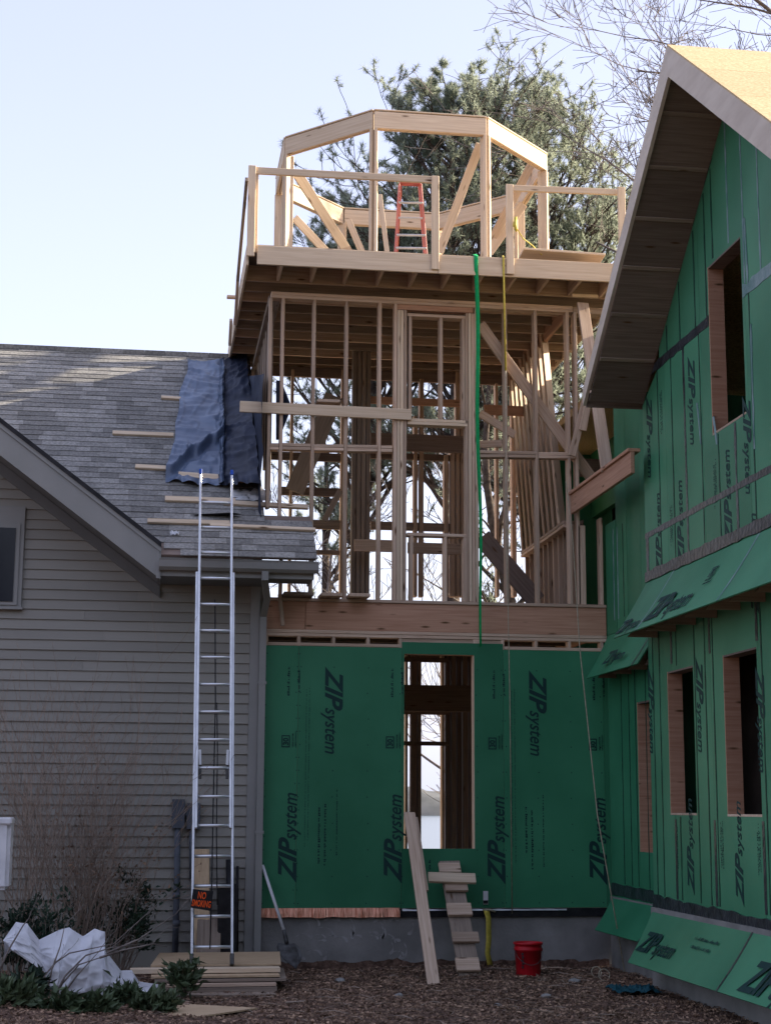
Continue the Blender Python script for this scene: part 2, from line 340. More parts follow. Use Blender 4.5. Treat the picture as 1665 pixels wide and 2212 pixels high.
# siding boards, one by one
bx(house, 'wall', (HX0, .03, .0), (HX1, .16, 4.5), SIDING)
expo = .1165; z = .30; i = 0
wx1 = at(0, 1300, Y=-.02).x
while z < 8.0:
    zt = z+expo+.012
    xr = HX1-.09 if z < 4.45 else rake_x(z+.32)
    if xr < HX0+.1: break
    xs = [(HX0, xr)]
    # window opening
    wL, wR, wB, wT = -5.3, at(46, 1310, Y=0).x, at(30, 1312, Y=0).z, at(30, 1118, Y=0).z
    if z < wT and zt > wB+.03: xs = [(HX0, wL), (wR, xr)]
    xs2 = []
    for (a, c) in xs:
        if c-a < .05: continue
        if c-a > 2.4:
            m_ = max(a+.3, min(c-.3, R.choice((-2.1, -2.9, -3.6, -4.1, -3.3))+R.uniform(-.2, .2))); xs2 += [(a, m_-.0015), (m_+.0015, c)]
        else: xs2.append((a, c))
    for (a, c) in xs2:
        vsb = [(a, -.002, 0), (c, -.002, 0), (c, .020, zt-z), (a, .020, zt-z), (a, .028, 0), (c, .028, 0), (c, .029, zt-z), (a, .029, zt-z)]
        vsb = [(v[0]-a, v[1], v[2]) for v in vsb]
        fsb = [(0, 1, 2, 3), (5, 4, 7, 6), (4, 5, 1, 0), (1, 5, 6, 2), (4, 0, 3, 7), (3, 2, 6, 7)]
        mobj('siding_board', from_data(vsb, fsb, 'siding_board'), SIDING, house, Matrix.Translation((a, R.uniform(-.002, .001), z+R.uniform(-.0015, .0015))))
    z += expo; i += 1
bx(house, 'foundation', (HX0, .05, -.3), (HX1, .2, .30), CONC)
cb = at(560, 1400, Y=-.03).x; cb0 = at(540, 1400, Y=-.03).x
bx(house, 'corner_board', (cb0, -.035, .12), (cb, .028, 4.48), TRIM, .003)
# window
win = bx(house, 'window', (wL, -.03, wB), (wR, .03, wT+.125), TRIM, .003)
fr = at(37, 1300, Y=-.04); fb = at(30, 1300, Y=-.04).z
bx(win, 'window_frame', (wL+.1, -.045, fb-.04), (fr.x, -.031, wT-.08), TRIM, .003)
bx(win, 'pane', (wL+.14, -.055, fb), (fr.x-.05, -.046, wT-.13), GLASS)
bx(win, 'sill', (wL, -.06, wB-.03), (wR+.02, -.0, wB), TRIM, .003)
# roof deck, main plane and the strip that runs on past the corner
X1 = -1.46; XS = at(683, 1205, Y=EY).x
def rpt(x, y, o=0): return Vector((x, y, zr(y))) + rn*o
rk_up = Vector((HX0, EY, rk1.z+(HX0-rk1.x)*rs))
yv = EY + (rk_up.z-EZ)/PIT                      # where the cross gable meets the main roof
yvl = min(yv, RY-.05)
slab(house, 'roof', [rpt(rk1.x, EY), rpt(X1, EY), rpt(X1, RY), rpt(HX0, RY), rpt(HX0, yvl)], rn, .03, PLY_DARK)
slab(house, 'roof_edge_strip', [rpt(X1+.002, EY), rpt(XS, EY), rpt(XS, -.03), rpt(X1+.002, -.03)], rn, .03, PLY_DARK)
slab(house, 'rear_roof', [(HX0, RY, RZ), (X1, RY, RZ), (X1, RY+4.4, RZ-3.5), (HX0, RY+4.4, RZ-3.5)], (0, PIT, 1), .05, SHING)
slab(house, 'side_wall', [(X1, .165, 0), (X1, 8, 0), (X1, 8, 4.7), (X1, RY, RZ-.1), (X1, .165, 5.2)], (1, 0, 0), .1, SIDING)
# cross gable roof over the rake
slab(house, 'gable_roof', [rk1+Vector((0, .01, -.01)), rk_up+Vector((0, .01, -.01)), Vector((HX0, yv, rk_up.z))], Vector((-rs, 0, 1)), .04, SHING)
def rake_strip(name, off, hgt, y0, y1, mat, xend=0.0):
    a = rk_up+Vector((0, 0, off)); c = rk1+Vector((xend, 0, off+xend*rs))
    pts = [(a.x, y0, a.z), (c.x, y0, c.z), (c.x, y0, c.z-hgt), (a.x, y0, a.z-hgt)]
    slab(house, name, pts, (0, -1, 0), abs(y1-y0), mat)
rake_strip('shingle_edge', .0, .055, EY-.03, EY+.3, FELT)
rake_strip('drip_trim', -.056, .055, EY-.015, EY+.2, TRIM)
rake_strip('rake_board', -.113, .30, EY, EY+.03, TRIM)
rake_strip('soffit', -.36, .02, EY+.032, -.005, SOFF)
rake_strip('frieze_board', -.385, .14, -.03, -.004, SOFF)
# eave: fascia, soffit, gutter, downspout
ex0 = rk1.x-.03
bx(house, 'fascia', (ex0, EY+.02, EZ-.24), (XS-.03, EY+.045, EZ-.03), TRIM, .003)
bx(house, 'eave_end_board', (ex0-.02, EY-.005, EZ-.27), (ex0+.012, EY+.018, EZ+.10), TRIM)
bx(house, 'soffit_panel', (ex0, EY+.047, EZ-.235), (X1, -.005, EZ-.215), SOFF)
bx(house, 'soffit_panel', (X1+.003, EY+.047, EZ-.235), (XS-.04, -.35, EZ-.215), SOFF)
bx(house, 'gable_end_cap', (XS-.04, EY+.03, EZ-.23), (XS-.02, -.10, EZ-.02), TRIM)
gp = [(0, 0), (.0, -.115), (-.06, -.125), (-.10, -.09), (-.115, -.02), (-.125, 0), (-.110, 0), (-.10, -.02), (-.088, -.082), (-.055, -.112), (-.010, -.105), (-.010, 0)]
gx0, gx1 = ex0+.01, XS+.02
vs = [(x, EY+.018+a, EZ-.055+c) for x in (gx0, gx1) for a, c in gp]; k = len(gp)
fs = [(i, (i+1) % k, k+(i+1) % k, k+i) for i in range(k)] + [list(range(6))[::-1], [k+i for i in range(6)]]
mobj('gutter', from_data(vs, fs, 'gutter'), TRIM, house)
bx(house, 'gutter_end_cap', (gx1-.004, EY-.105, EZ-.175), (gx1+.002, EY+.017, EZ-.056), TRIM)
d0 = at(573, 1220, Y=EY-.05); d1 = at(563, 1300, Y=-.09)
def rtube(parent, name, pts, wx, wy, mat):
    vs = []; fs = []
    for p in pts: vs += [(p.x-wx, p.y-wy, p.z), (p.x+wx, p.y-wy, p.z), (p.x+wx, p.y+wy, p.z), (p.x-wx, p.y+wy, p.z)]
    for i in range(len(pts)-1):
        for j in range(4): a, c = i*4+j, i*4+(j+1) % 4; fs.append((a, c, c+4, a+4))
    fs += [(3, 2, 1, 0), tuple(len(vs)-4+j for j in range(4))]
    return mobj(name, from_data(vs, fs, name), mat, parent)
dsx = (cb+cb0)/2+.09
rtube(house, 'downspout', [Vector((d0.x, EY-.04, EZ-.17)), Vector((d0.x, EY-.03, EZ-.27)), Vector((dsx+.02, -.40, EZ-.42)), Vector((dsx, -.085, EZ-.60)), Vector((dsx, -.085, .15))], .038, .03, TRIM)
for zz in (3.2, 1.5): bx(house, 'downspout_strap', (dsx-.05, -.12, zz), (dsx+.05, -.05, zz+.03), TRIM)
# shingles: the nearest three hundred are pieces of their own, the rest one mass
def shingle_mesh(wd, nm):
    t0, t1, L = .013, .002, .19
    vs = [(0, 0, 0), (wd, 0, 0), (wd, L, -.001), (0, L, -.001), (0, 0, t0), (wd, 0, t0), (wd, L, t1), (0, L, t1)]
    return from_data(vs, [(4, 5, 6, 7), (0, 4, 7, 3), (1, 2, 6, 5), (0, 1, 5, 4)], nm)
sm = [shingle_mesh(w_, 'shingle') for w_ in (.17, .23, .30, .34)]
wds = (.17, .23, .30, .34)
rows = []; srr = random.Random(3); s = 0.0; ex = .140; row = 0; Ls = (RY-EY)/rup.y
while s < Ls-.02:
    x = HX0 + srr.uniform(-.3, 0)
    yy = EY-.02+ s*rup.y; xe = XS+.01 if yy < -.22 else X1
    while x < xe:
        k = srr.randrange(4)
        if x+wds[k] > rake_x(zr(yy))+.02: rows.append((s, x, k, yy, min(1, (xe-x)/wds[k])))
        x += wds[k]+.003
    s += ex; row += 1
def shM(s, x):
    o = Vector((x, EY-.02, zr(EY-.02))) + rup*s + rn*(.004+srr.uniform(0, .004)); a = srr.uniform(-.006, .006)
    X = (Vector((1, 0, 0))+rup*a).normalized(); Yv = rn.cross(X)
    return Matrix(((X.x, Yv.x, rn.x, o.x), (X.y, Yv.y, rn.y, o.y), (X.z, Yv.z, rn.z, o.z), (0, 0, 0, 1)))
cnt = 0; bmr = bmesh.new()
for (s, x, k, yy, fx_) in rows:
    vis = rake_x(zr(yy)) + .1 < x+wds[k] and x > -5.0+ -.08*(yy) and not (x > -2.1 and yy > .5)
    M = shM(s, x) @ Matrix.Diagonal((fx_, 1, 1, 1))
    if vis and cnt < 296:
        mobj('shingle', sm[k], SHING, house, M); cnt += 1
    else:
        a = len(bmr.verts); bmr.from_mesh(sm[k]); bmr.verts.ensure_lookup_table()
        bmesh.ops.transform(bmr, matrix=M, verts=bmr.verts[a:])
o = mobj('shingles', from_bm(bmr, 'shingles'), SHING_ST, house); o['kind'] = 'stuff'
x = HX0
while x < X1-.3:
    bx(house, 'ridge_cap', (x, RY-.09, RZ-.045), (x+.30, RY+.09, RZ+.022), SHING); x += .303
# moss and torn shingle bits near the eave
tb = rpt(-2.05, -.1, .03)
slab(house, 'torn_shingle', [tb+Vector((-.28, 0, 0)), tb+Vector((.20, -.12, .02)), tb+Vector((.32, .02, .03)), tb+Vector((.0, .10, .0))], rn, .004, FELT)

# ================================================================ TOWER
tower = thing('timber_tower', 'unfinished framed tower with open studs above green sheathing and an octagonal top', 'building', (.6, 2, 0))
def T(name, p0, p1, w_, t, n, mat=LUMBER, off=0.0): return board(tower, name, p0, p1, w_, t, n, mat, off)
TX0, TX1 = -1.44, 2.70
# foundation with parging
bx(tower, 'foundation', (TX0, .03, -.3), (TX1, .25, .645), CONC)
bx(tower, 'foundation', (TX1-.2, .252, -.3), (TX1, 4.1, .645), CONC)
vs, fs = [], []
for i in range(81):
    x = TX0+.02+(TX1-TX0-.06)*i/80; h = .07+.05*noise.noise(Vector((x*4, 1, 0)))+.03*noise.noise(Vector((x*15, 1, 0))); vs += [(x, .026, -.1), (x, .026, h)]
for i in range(80): fs.append((i*2, i*2+2, i*2+3, i*2+1))
mobj('soil_splash', from_data(vs, fs, 'soil_splash'), SOIL, tower)
# copper flashing strip
vs, fs = [], []; nn = 90; cx1 = at(860, 1970, Y=-.02).x
for i in range(nn+1):
    x = TX0+.02+(cx1-TX0)*i/nn; wv = .010*noise.noise(Vector((x*9, 0, 0)))
    for k, (yy, zz) in enumerate(((-.004, .665), (-.012+wv, .655), (-.022+wv*1.5, .59+.01*noise.noise(Vector((x*5, 2, 0)))), (-.03+wv, .562+.012*noise.noise(Vector((x*6, 7, 0)))))): vs.append((x, yy, zz))
for i in range(nn):
    for k in range(3): a = i*4+k; fs.append((a, a+4, a+5, a+1))
mobj('copper_flashing', from_data(vs, fs, 'copper_flashing', True), COPPER, tower)
bx(tower, 'black_membrane', (TX0, -.003, .56), (TX1, .028, .655), BLACK)
vs, fs = [], []
for i in range(60):
    x = cx1+.05+(2.1-cx1)*i/59; wv = .008*noise.noise(Vector((x*7, 0, 9)))
    vs += [(x, -.010+wv, .648+wv), (x, -.016+wv, .630-.01*abs(wv)*30)]
for i in range(59): fs.append((i*2, i*2+2, i*2+3, i*2+1))
mobj('flashing_edge', from_data(vs, fs, 'flashing_edge', True), ALU, tower)
# sheathing panels with the window opening cut out of the middle one
wl, wr, wb, wt = at(873, 1415, Y=0).x, at(1024, 1415, Y=0).x, at(950, 1834, Y=0).z, at(950, 1414, Y=0).z
Z0, Z1 = .66, 3.66
def panel(parts, zt=Z1, name='sheathing_panel', mat=GREEN):
    bm = bmesh.new()
    for (x0, x1, z0, z1) in parts:
        c = bmesh.ops.create_cube(bm, size=1)['verts']
        bmesh.ops.scale(bm, vec=(x1-x0, .012, z1-z0), verts=c); bmesh.ops.translate(bm, vec=((x0+x1)/2, .006, (z0+z1)/2), verts=c)
    return mobj(name, from_bm(bm, name), mat, tower)
s0, s1, s2, s3 = -1.02, .20, 1.42, 2.64
panel([(TX0, s0-.003, Z0, Z1)]); panel([(s0, s1-.003, Z0, Z1)])
panel([(s1, s2-.003, Z0, wb), (s1, wl, wb, wt), (wr, s2-.003, wb, wt), (s1, s2-.003, wt, Z1+.07)])
panel([(s2, s3-.003, Z0, Z1)]); panel([(s3, TX1, Z0, Z1)])
# nail heads
vs, fs = [], []; nr = random.Random(5)
for xs_ in (-1.40, s0-.02, s0+.02, -.61, -.2, s1-.02, s1+.015, wr+.03, 1.40, s2+.02, 1.83, 2.23, 2.6):
    zz = Z0+.05
    while zz < Z1-.02:
        x = xs_+nr.uniform(-.01, .01); q = .006
        if not (wl-.02 < x < wr+.02 and wb < zz < wt):
            i = len(vs); vs += [(x-q, -.0012, zz), (x+q, -.0012, zz), (x+q, -.0012, zz+.012), (x-q, -.0012, zz+.012)]; fs.append((i, i+1, i+2, i+3))
        zz += .15 if xs_ < s0+.1 else .30
o = mobj('nail_heads', from_data(vs, fs, 'nail_heads'), INK, tower); o['kind'] = 'stuff'
# print on the panels: columns that read upward and downward
UP_, DN, LF, RT = (0, 0, 1), (0, 0, -1), (-1, 0, 0), (1, 0, 0)
for k in range(4):
    xa = at(638, 1910, Y=0).x + 1.22*k; xb = at(704, 1445, Y=0).x + 1.22*k
    if xa < TX1-.05:
        zb = at(638+215*k, 1908+k*2, Y=0).z; logo(tower, (xa, 0, zb), UP_, LF, 1.05)
        badge(tower, (at(626, 1620, Y=0).x+1.22*k, 0, at(626, 1615, Y=0).z), UP_, LF, .14)
        small_print(tower, (xa-.10, 0, at(626, 1510, Y=0).z-.0), UP_, LF, .42, 1, .03, .06, 11)
        small_print(tower, (xa+.02, 0, at(626, 1510, Y=0).z+.06), UP_, LF, .30, 1, .03, .06, 13)
    if xb < TX1-.15 and k != 1:
        logo(tower, (xb, 0, at(704, 1440, Y=0).z), DN, RT, 1.05)
        small_print(tower, (xb, 0, 1.85), DN, RT, .75, 2, .026, .07, 21+k)
        small_print(tower, (xb+.14, 0, 2.0), DN, RT, .95, 1, .014, .07, 31+k)
    if k not in (1, 3): small_print(tower, (at(668, 1480, Y=0).x+1.22*k, 0, 3.2), DN, RT, 2.2, 2, .012, .035, 41+k, INKLT)
small_print(tower, (at(930, 1880, Y=0).x, 0, .95), UP_, LF, .30, 1, .03, .05, 77)
# first floor framing behind (seen through the slot and the window)
STUD_Y = .012+.07
for k, x in enumerate([-1.40, -1.02, -.61, -.2, .185, 1.08, 1.12, 1.42, 1.83, 2.24, 2.64]):
    T('stud', (x, STUD_Y, Z0+.05), (x, STUD_Y, 3.775), .038, .14, (0, 1, 0))
T('sole_plate', (TX0, STUD_Y, .68), (TX1, STUD_Y, .68), .14, .038, (0, 0, 1))
T('blocking', (TX0, .045, 3.682), (.19, .045, 3.682), .07, .038, (0, 0, 1))
T('blocking', (1.44, .045, 3.682), (TX1, .045, 3.682), .07, .038, (0, 0, 1))
T('window_header', (.18, .09, 3.75), (1.44, .09, 3.75), .13, .045, (0, 0, 1))
T('window_header', (.2, .09, wt+.07), (1.10, .09, wt+.07), .13, .14, (0, 0, 1), LVL)
T('jamb', (wr+.012, .082, wb), (wr+.012, .082, wt), .14, .02, (1, 0, 0), LUMBER)
T('rough_sill', (wl, .082, wb-.022), (wr, .082, wb-.022), .14, .038, (0, 0, 1))
for zz in (3.795, 3.835): T('top_plate', (TX0, STUD_Y-.006*(zz > 3.8), zz), (TX1, STUD_Y-.006*(zz > 3.8), zz), .14, .038, (0, 0, 1))
lx = at(660, 1320, Y=0).x
T('rim_beam', (TX0, .035, 4.022), (lx-.002, .035, 4.022), .333, .045, (0, 1, 0), LVL)
T('rim_beam', (lx+.002, .035, 4.022), (TX1, .035, 4.022), .333, .045, (0, 1, 0), LVL)
T('rim_beam', (TX1-.03, .08, 4.022), (TX1-.03, 4.0, 4.022), .333, .045, (1, 0, 0), LVL)
T('rim_beam', (TX0+.03, .08, 4.022), (TX0+.03, 4.0, 4.022), .333, .045, (1, 0, 0), LVL)
T('sole_plate', (TX0, .075, 4.209), (TX1, .075, 4.209), .16, .038, (0, 0, 1))
# second floor joists and subfloor (rear half only partly boarded)
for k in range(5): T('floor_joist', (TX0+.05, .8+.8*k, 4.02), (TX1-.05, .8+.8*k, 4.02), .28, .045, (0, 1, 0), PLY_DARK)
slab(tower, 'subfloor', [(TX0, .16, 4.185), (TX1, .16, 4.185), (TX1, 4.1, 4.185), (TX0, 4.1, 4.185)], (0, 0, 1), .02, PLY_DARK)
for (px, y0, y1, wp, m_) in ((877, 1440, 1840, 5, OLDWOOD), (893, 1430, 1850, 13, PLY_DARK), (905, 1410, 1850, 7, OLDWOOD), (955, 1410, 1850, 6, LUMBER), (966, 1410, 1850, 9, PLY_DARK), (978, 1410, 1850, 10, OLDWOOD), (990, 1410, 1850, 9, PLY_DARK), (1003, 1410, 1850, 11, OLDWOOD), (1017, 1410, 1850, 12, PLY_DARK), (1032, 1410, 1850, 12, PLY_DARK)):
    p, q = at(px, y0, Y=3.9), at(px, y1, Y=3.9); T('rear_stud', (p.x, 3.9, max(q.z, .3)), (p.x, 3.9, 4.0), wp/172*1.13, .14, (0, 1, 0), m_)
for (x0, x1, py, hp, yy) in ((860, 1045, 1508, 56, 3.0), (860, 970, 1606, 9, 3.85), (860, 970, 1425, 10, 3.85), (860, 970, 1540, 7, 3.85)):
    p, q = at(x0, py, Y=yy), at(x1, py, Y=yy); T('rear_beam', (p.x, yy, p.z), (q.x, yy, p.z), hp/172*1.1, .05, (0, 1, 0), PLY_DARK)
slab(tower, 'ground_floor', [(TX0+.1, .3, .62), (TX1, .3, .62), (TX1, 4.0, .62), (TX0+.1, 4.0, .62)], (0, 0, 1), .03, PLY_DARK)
# ---- front wall, upper storey
ZB, ZT = 4.229, 7.90
def fx(px, py=1000, Y=.012): return at(px, py, Y=Y).x
for px in (579, 606, 675, 746.5, 819): 
    x = fx(px); zt_ = ZT
    T('stud', (x, .082, ZB if px > 640 else (4.75 if px == 606 else 5.3)), (x, .082, zt_), .038, .14, (0, 1, 0))
x606 = fx(606, 1280); T('stud', (x606, .082, ZB), (x606+.005, .082, 4.72), .038, .14, (0, 1, 0))
zhh = at(940, 672, Y=0).z
for k, px in enumerate((853.5, 860.5, 867.5, 874.5)): x = fx(px); T('king_stud', (x, .082-.006*(k % 2), ZB), (x, .082-.006*(k % 2), ZT if k < 1 else zhh), .036, .14, (0, 1, 0), LUMBER_Y if k in (1, 2) else LUMBER)
for k, px in enumerate((1008.5, 1015.5, 1022.5, 1029.5)): x = fx(px); T('king_stud', (x, .082-.006*(k % 2), ZB), (x, .082-.006*(k % 2), ZT if k > 2 else zhh), .036, .14, (0, 1, 0), LUMBER_Y if k in (1, 3) else LUMBER)
for px in (1094, 1160, 1230, 1247): x = fx(px); T('stud', (x, .082, ZB), (x, .082, ZT), .038, .14, (0, 1, 0))
x = fx(1300, 1250); T('stud', (x, .082, ZB), (x, .082, 5.3), .038, .14, (0, 1, 0))
x = fx(1258, 1250); T('stud', (x, .082, ZB), (x, .082, 5.2), .09, .14, (0, 1, 0))
# header over the window, plates, rough frame
zh = at(940, 672, Y=0).z
T('header', (fx(857), .07, (zh+ZT)/2+.005), (fx(1024), .07, (zh+ZT)/2+.005), ZT-zh-.01, .09, (0, 1, 0), LVL)
for k, zz in enumerate((ZT+.02, ZT+.062)): T('top_plate', (TX0+.02, .082+.004*k, zz), (fx(1236, 640), .082+.004*k, zz), .14, .040, (0, 0, 1))
T('top_plate', (fx(1236, 640)+.01, .10, ZT+.04), (2.95, .10, ZT+.04), .12, .08, (0, 0, 1))
xl, xr_ = fx(880, 790), fx(1006, 790)
zt1, zb1 = at(940, 678, Y=0).z, at(940, 908, Y=0).z
T('rough_head', (xl, .082, zt1-.019), (xr_, .082, zt1-.019), .14, .038, (0, 0, 1))
for k, zz in enumerate((zb1, zb1-.040)): T('rough_sill', (xl, .082-.003*k, zz), (xr_+.02, .082-.003*k, zz), .14, .038, (0, 0, 1), LUMBER_Y)
for px in (886, 953, 1001): x = fx(px, 790); T('cripple_stud', (x, .082, zb1+.02), (x, .082, zt1-.04), .038, .14, (0, 1, 0))
zs = at(940, 1155, Y=0).z
T('rough_sill', (xl, .082, zs), (xr_, .082, zs), .14, .038, (0, 0, 1))
for px in (889, 962, 1004): x = fx(px, 1220); T('cripple_stud', (x, .082, ZB), (x, .082, zs-.02), .038, .14, (0, 1, 0))
# blocking row
def block_row(pxs, py):
    for a, c in zip(pxs[:-1], pxs[1:]):
        p, q = at(a, py+(a-pxs[0])*.02, Y=.012), at(c, py+(c-pxs[0])*.02, Y=.012)
        for k in range(2): T('blocking', (p.x+.021, .07, p.z-.042*k+R.uniform(-.006, .006)), (q.x-.021, .07, q.z-.042*k), .12, .038, (0, 0, 1))
block_row([579, 606, 675, 746.5, 819, 851], 960); block_row([1033, 1094, 1160, 1230, 1247], 976)
# board nailed across the front, and short boards lying on it
p, q = at(518, 878, Y=-.01), at(888, 896, Y=-.01)
T('ledger_board', p, q, .135, .038, (0, -1, 0), LUMBER_Y)
p, q = at(684, 876, Y=.05), at(733, 868, Y=.05); T('scaffold_board', (p.x, .25, p.z+.05), (q.x, .25, p.z+.05), .55, .038, (0, 0, 1))
# braces in the front wall
T('brace', at(1036, 700, Y=.18), at(1290, 1050, Y=.18), .14, .038, (0, 1, 0), LUMBER)
T('brace', at(1036, 893, Y=.30), at(1112, 940, Y=.30), .10, .038, (0, 1, 0))
T('brace', at(1036, 960, Y=.30), at(1084, 958, Y=.30), .09, .038, (0, 1, 0))
T('brace', at(1040, 1160, Y=1.2), at(1160, 1300, Y=1.2), .24, .045, (0, 1, 0), PLY_DARK)
T('brace', at(1285, 780, Y=-.1), at(1235, 985, Y=-.1), .09, .038, (0, 1, 0))
# ---- rear wall (Y about 3.9), drawn from what shows between the front studs
YR = 3.9
def rv(px, y0, y1, wpx, mat=LUMBER, Y=YR, name='stud'):
    p, q = at(px, y0, Y=Y), at(px, y1, Y=Y); X = (p.x+q.x)/2; wm = wpx/172.0*(1+(Y-.0)/19)*.93
    T(name, (X, Y, q.z), (X, Y, p.z), wm, .14, (0, 1, 0), mat)
def rh(x0, x1, py, hpx, mat=LVL, Y=YR, slope=.02, name='beam', t=.05):
    p, q = at(x0, py, Y=Y), at(x1, py+(x1-x0)*slope, Y=Y); zz = (p.z+q.z)/2; hm = hpx/172.0*(1+Y/19)*.95
    T(name, (p.x, Y, zz), (q.x, Y, zz), hm, t, (0, 1, 0), mat)
for (px, y0, y1, wp) in ((742, 800, 1290, 15), (818, 820, 1290, 7), (853, 820, 1290, 8), (896, 900, 1290, 8), (909, 820, 1290, 9), (962, 985, 1290, 9), (976, 960, 1290, 10), (987, 800, 1290, 9), (997, 800, 1290, 8), (1072, 830, 1290, 6), (628, 800, 1290, 6), (1108, 830, 1290, 9)):
    rv(px, y0, y1, wp)
for px in (764, 774, 784, 794): rv(px, 690, 1290, 9, OLDWOOD, Y=3.0, name='built_up_post')
rh(560, 1100, 806, 22, PLY_DARK, slope=.02, name='rear_header')
rh(578, 745, 985, 18, PLY_DARK); rh(800, 1006, 955, 38, PLY_DARK, Y=3.6); rh(600, 740, 1061, 18, PLY_DARK); rh(790, 1005, 985, 14, PLY_DARK)
rh(666, 745, 1133, 20, OLDWOOD); rh(800, 975, 1136, 18, OLDWOOD); rh(670, 740, 1193, 10, OLDWOOD)
rh(765, 852, 1178, 26, LUMBER, Y=2.6, t=.038, name='guard_rail'); rh(880, 1005, 1184, 24, LUMBER, Y=2.6, t=.038, name='guard_rail')
rh(1045, 1160, 886, 22, LVL, Y=2.9); rh(800, 1005, 866, 16, LVL, Y=3.0); rh(1240, 1300, 1010, 40, PLY_DARK, Y=2.5)
T('brace', at(722, 855, Y=2.8), at(636, 1062, Y=2.8), .26, .045, (0, 1, 0), OLDWOOD)
T('brace', at(700, 1125, Y=2.2), at(735, 1060, Y=2.2), .08, .038, (0, 1, 0), OLDWOOD)
# left side wall studs (X = TX0) behind the tarp
for k in range(1, 10):
    y = .2+.405*k; T('stud', (TX0+.07, y, max(4.23, zr(y)-.3)), (TX0+.07, y, ZT), .038, .14, (1, 0, 0) if False else (0, 1, 0), OLDWOOD)
T('top_plate', (TX0+.07, .16, ZT+.04), (TX0+.07, 3.9, ZT+.04), .14, .08, (0, 0, 1), OLDWOOD)
# right side wall: lower studs with dark sheathing, sloping plate, long studs leaning to the ceiling beam
XR = 2.42
a0, a1 = at(1135, 1195, Y=3.7), at(1228, 1128, Y=.25)
for k in range(10):
    t = k/9; b_ = a0.lerp(a1, t); X = XR+.05
    T('stud', (b_.x+.05, b_.y, ZB), (b_.x+.04, b_.y, b_.z-.05), .038, .09, (1, 0, 0))
slab(tower, 'side_sheathing', [(a0.x+.12, 3.9, ZB), (XR+.05, .17, ZB), (XR+.05, .17, 5.30), (a0.x+.12, 3.9, 5.45)], (-1, 0, 0), .012, PLY_DARK)
for k in range(2): T('double_plate', a0+Vector((0, 0, -.045*k)), a1+Vector((0, 0, -.045*k)), .14, .038, (0, 0, 1))
c0, c1 = at(1105, 806, Y=3.75), at(1222, 668, Y=.6)
for k in range(9):
    t = k/8*.86; b_ = a0.lerp(a1, t)+Vector((0, 0, .02)); c_ = c0.lerp(c1, t*.72)
    T('leaning_stud', b_, c_, .14, .038, (.75, -1, 0), LUMBER_Y if k == 1 else LUMBER)
T('ceiling_beam', c0, c1, .235, .045, (1, 0, 0), LVL)
# LVL beam running forward to the corner of the side house
p, q = at(1226, 1097, X=2.30), at(1389, 983, X=2.30); zz = (p.z+q.z)/2
T('carrying_beam', (2.30, .0, zz), (2.30, -2.52, zz), .235, .045, (1, 0, 0), LVL)
T('beam_plate', (2.32, .0, zz+.137), (2.32, -2.52, zz+.137), .14, .038, (0, 0, 1), LVL)
# boards leaning in the bay beside the side house
T('leaning_board', at(1258, 655, Y=-.25), at(1312, 1020, X=2.32), .14, .038, (0, -1, 0))
T('leaning_board', at(1290, 760, Y=-.15), at(1258, 930, Y=-.15), .09, .038, (0, -1, 0))
T('stud', at(1299, 830, Y=-.4), at(1303, 1010, Y=-.4), .02, .038, (0, -1, 0), LUMBER_Y)
T('blade_board', at(1235, 638, Y=-.2), at(1291, 640, Y=-.2), .04, .038, (0, -1, 0), LUMBER_Y)
# ---- roof deck
DX0, DX1, DY0, DY1, DZ = -1.75, 2.95, -.60, 3.95, 8.11
fz0, fz1 = 8.105, 8.335
jx = at(945, 560, Y=-.6).x
T('fascia_board', (DX0+.11, DY0, (fz0+fz1)/2), (jx-.002, DY0, (fz0+fz1)/2), .235, .038, (0, -1, 0), LUMBER_Y)
T('fascia_board', (jx+.002, DY0, (fz0+fz1)/2), (DX1, DY0, (fz0+fz1)/2+.006), .235, .038, (0, -1, 0), LUMBER_Y)
T('fascia_board', (DX0, DY0+.03, 8.22), (DX0, DY1, 8.22), .24, .030, (1, 0, 0), LUMBER_Y)
T('fascia_board', (DX1, DY0+.03, 8.22), (DX1, DY1, 8.22), .24, .030, (1, 0, 0), LUMBER_Y)
T('rear_rim', (DX0, DY1, 8.22), (DX1, DY1, 8.22), .24, .038, (0, 1, 0), LUMBER)
k = 0; y = .06
while y < DY1-.1:
    T('deck_joist', (DX0+.02, y, 8.21), (DX1-.02, y, 8.21), .20, .038, (0, 1, 0), OLDWOOD if k % 2 else LUMBER); y += .405; k += 1
x = fx(605, 590, -.3)
while x < DX1-.05:
    T('outlooker', (x, DY0+.022, 8.215), (x, .035, 8.215), .19, .038, (1, 0, 0), LUMBER); x += .405
for i in range(2):
    for j in range(4):
        xa, xb_ = DX0+(DX1-DX0)*j/4, DX0+(DX1-DX0)*(j+1)/4; ya, yb_ = DY0+.02+(DY1-DY0)*i/2, DY0+.02+(DY1-DY0)*(i+1)/2
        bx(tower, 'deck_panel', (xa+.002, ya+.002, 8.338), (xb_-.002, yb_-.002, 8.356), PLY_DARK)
# ---- guard rails on the deck edge
def post(px, y0, y1, Y=-.63, w_=.09, t=.038, mat=LUMBER_Y, n=(0, -1, 0)):
    p, q = at(px, y0, Y=Y), at(px, y1, Y=Y); X = (p.x+q.x)/2
    T('guard_post', (X, Y, q.z), (X, Y, p.z), w_, t, n, mat)
post(543, 357, 553); post(940, 380, 582); post(1101, 398, 592); post(1343, 404, 560, Y=-.7)
post(549, 360, 545, Y=-.585)
def rail(x0, y0, x1, y1, Y=-.67, w_=.09, name='guard_rail', mat=LUMBER_Y): T(name, at(x0, y0, Y=Y), at(x1, y1, Y=Y), w_, .038, (0, -1, 0), mat)
rail(551, 368, 934, 388, Y=-.60, w_=.085); rail(1108, 406, 1342, 415, Y=-.62, w_=.075)
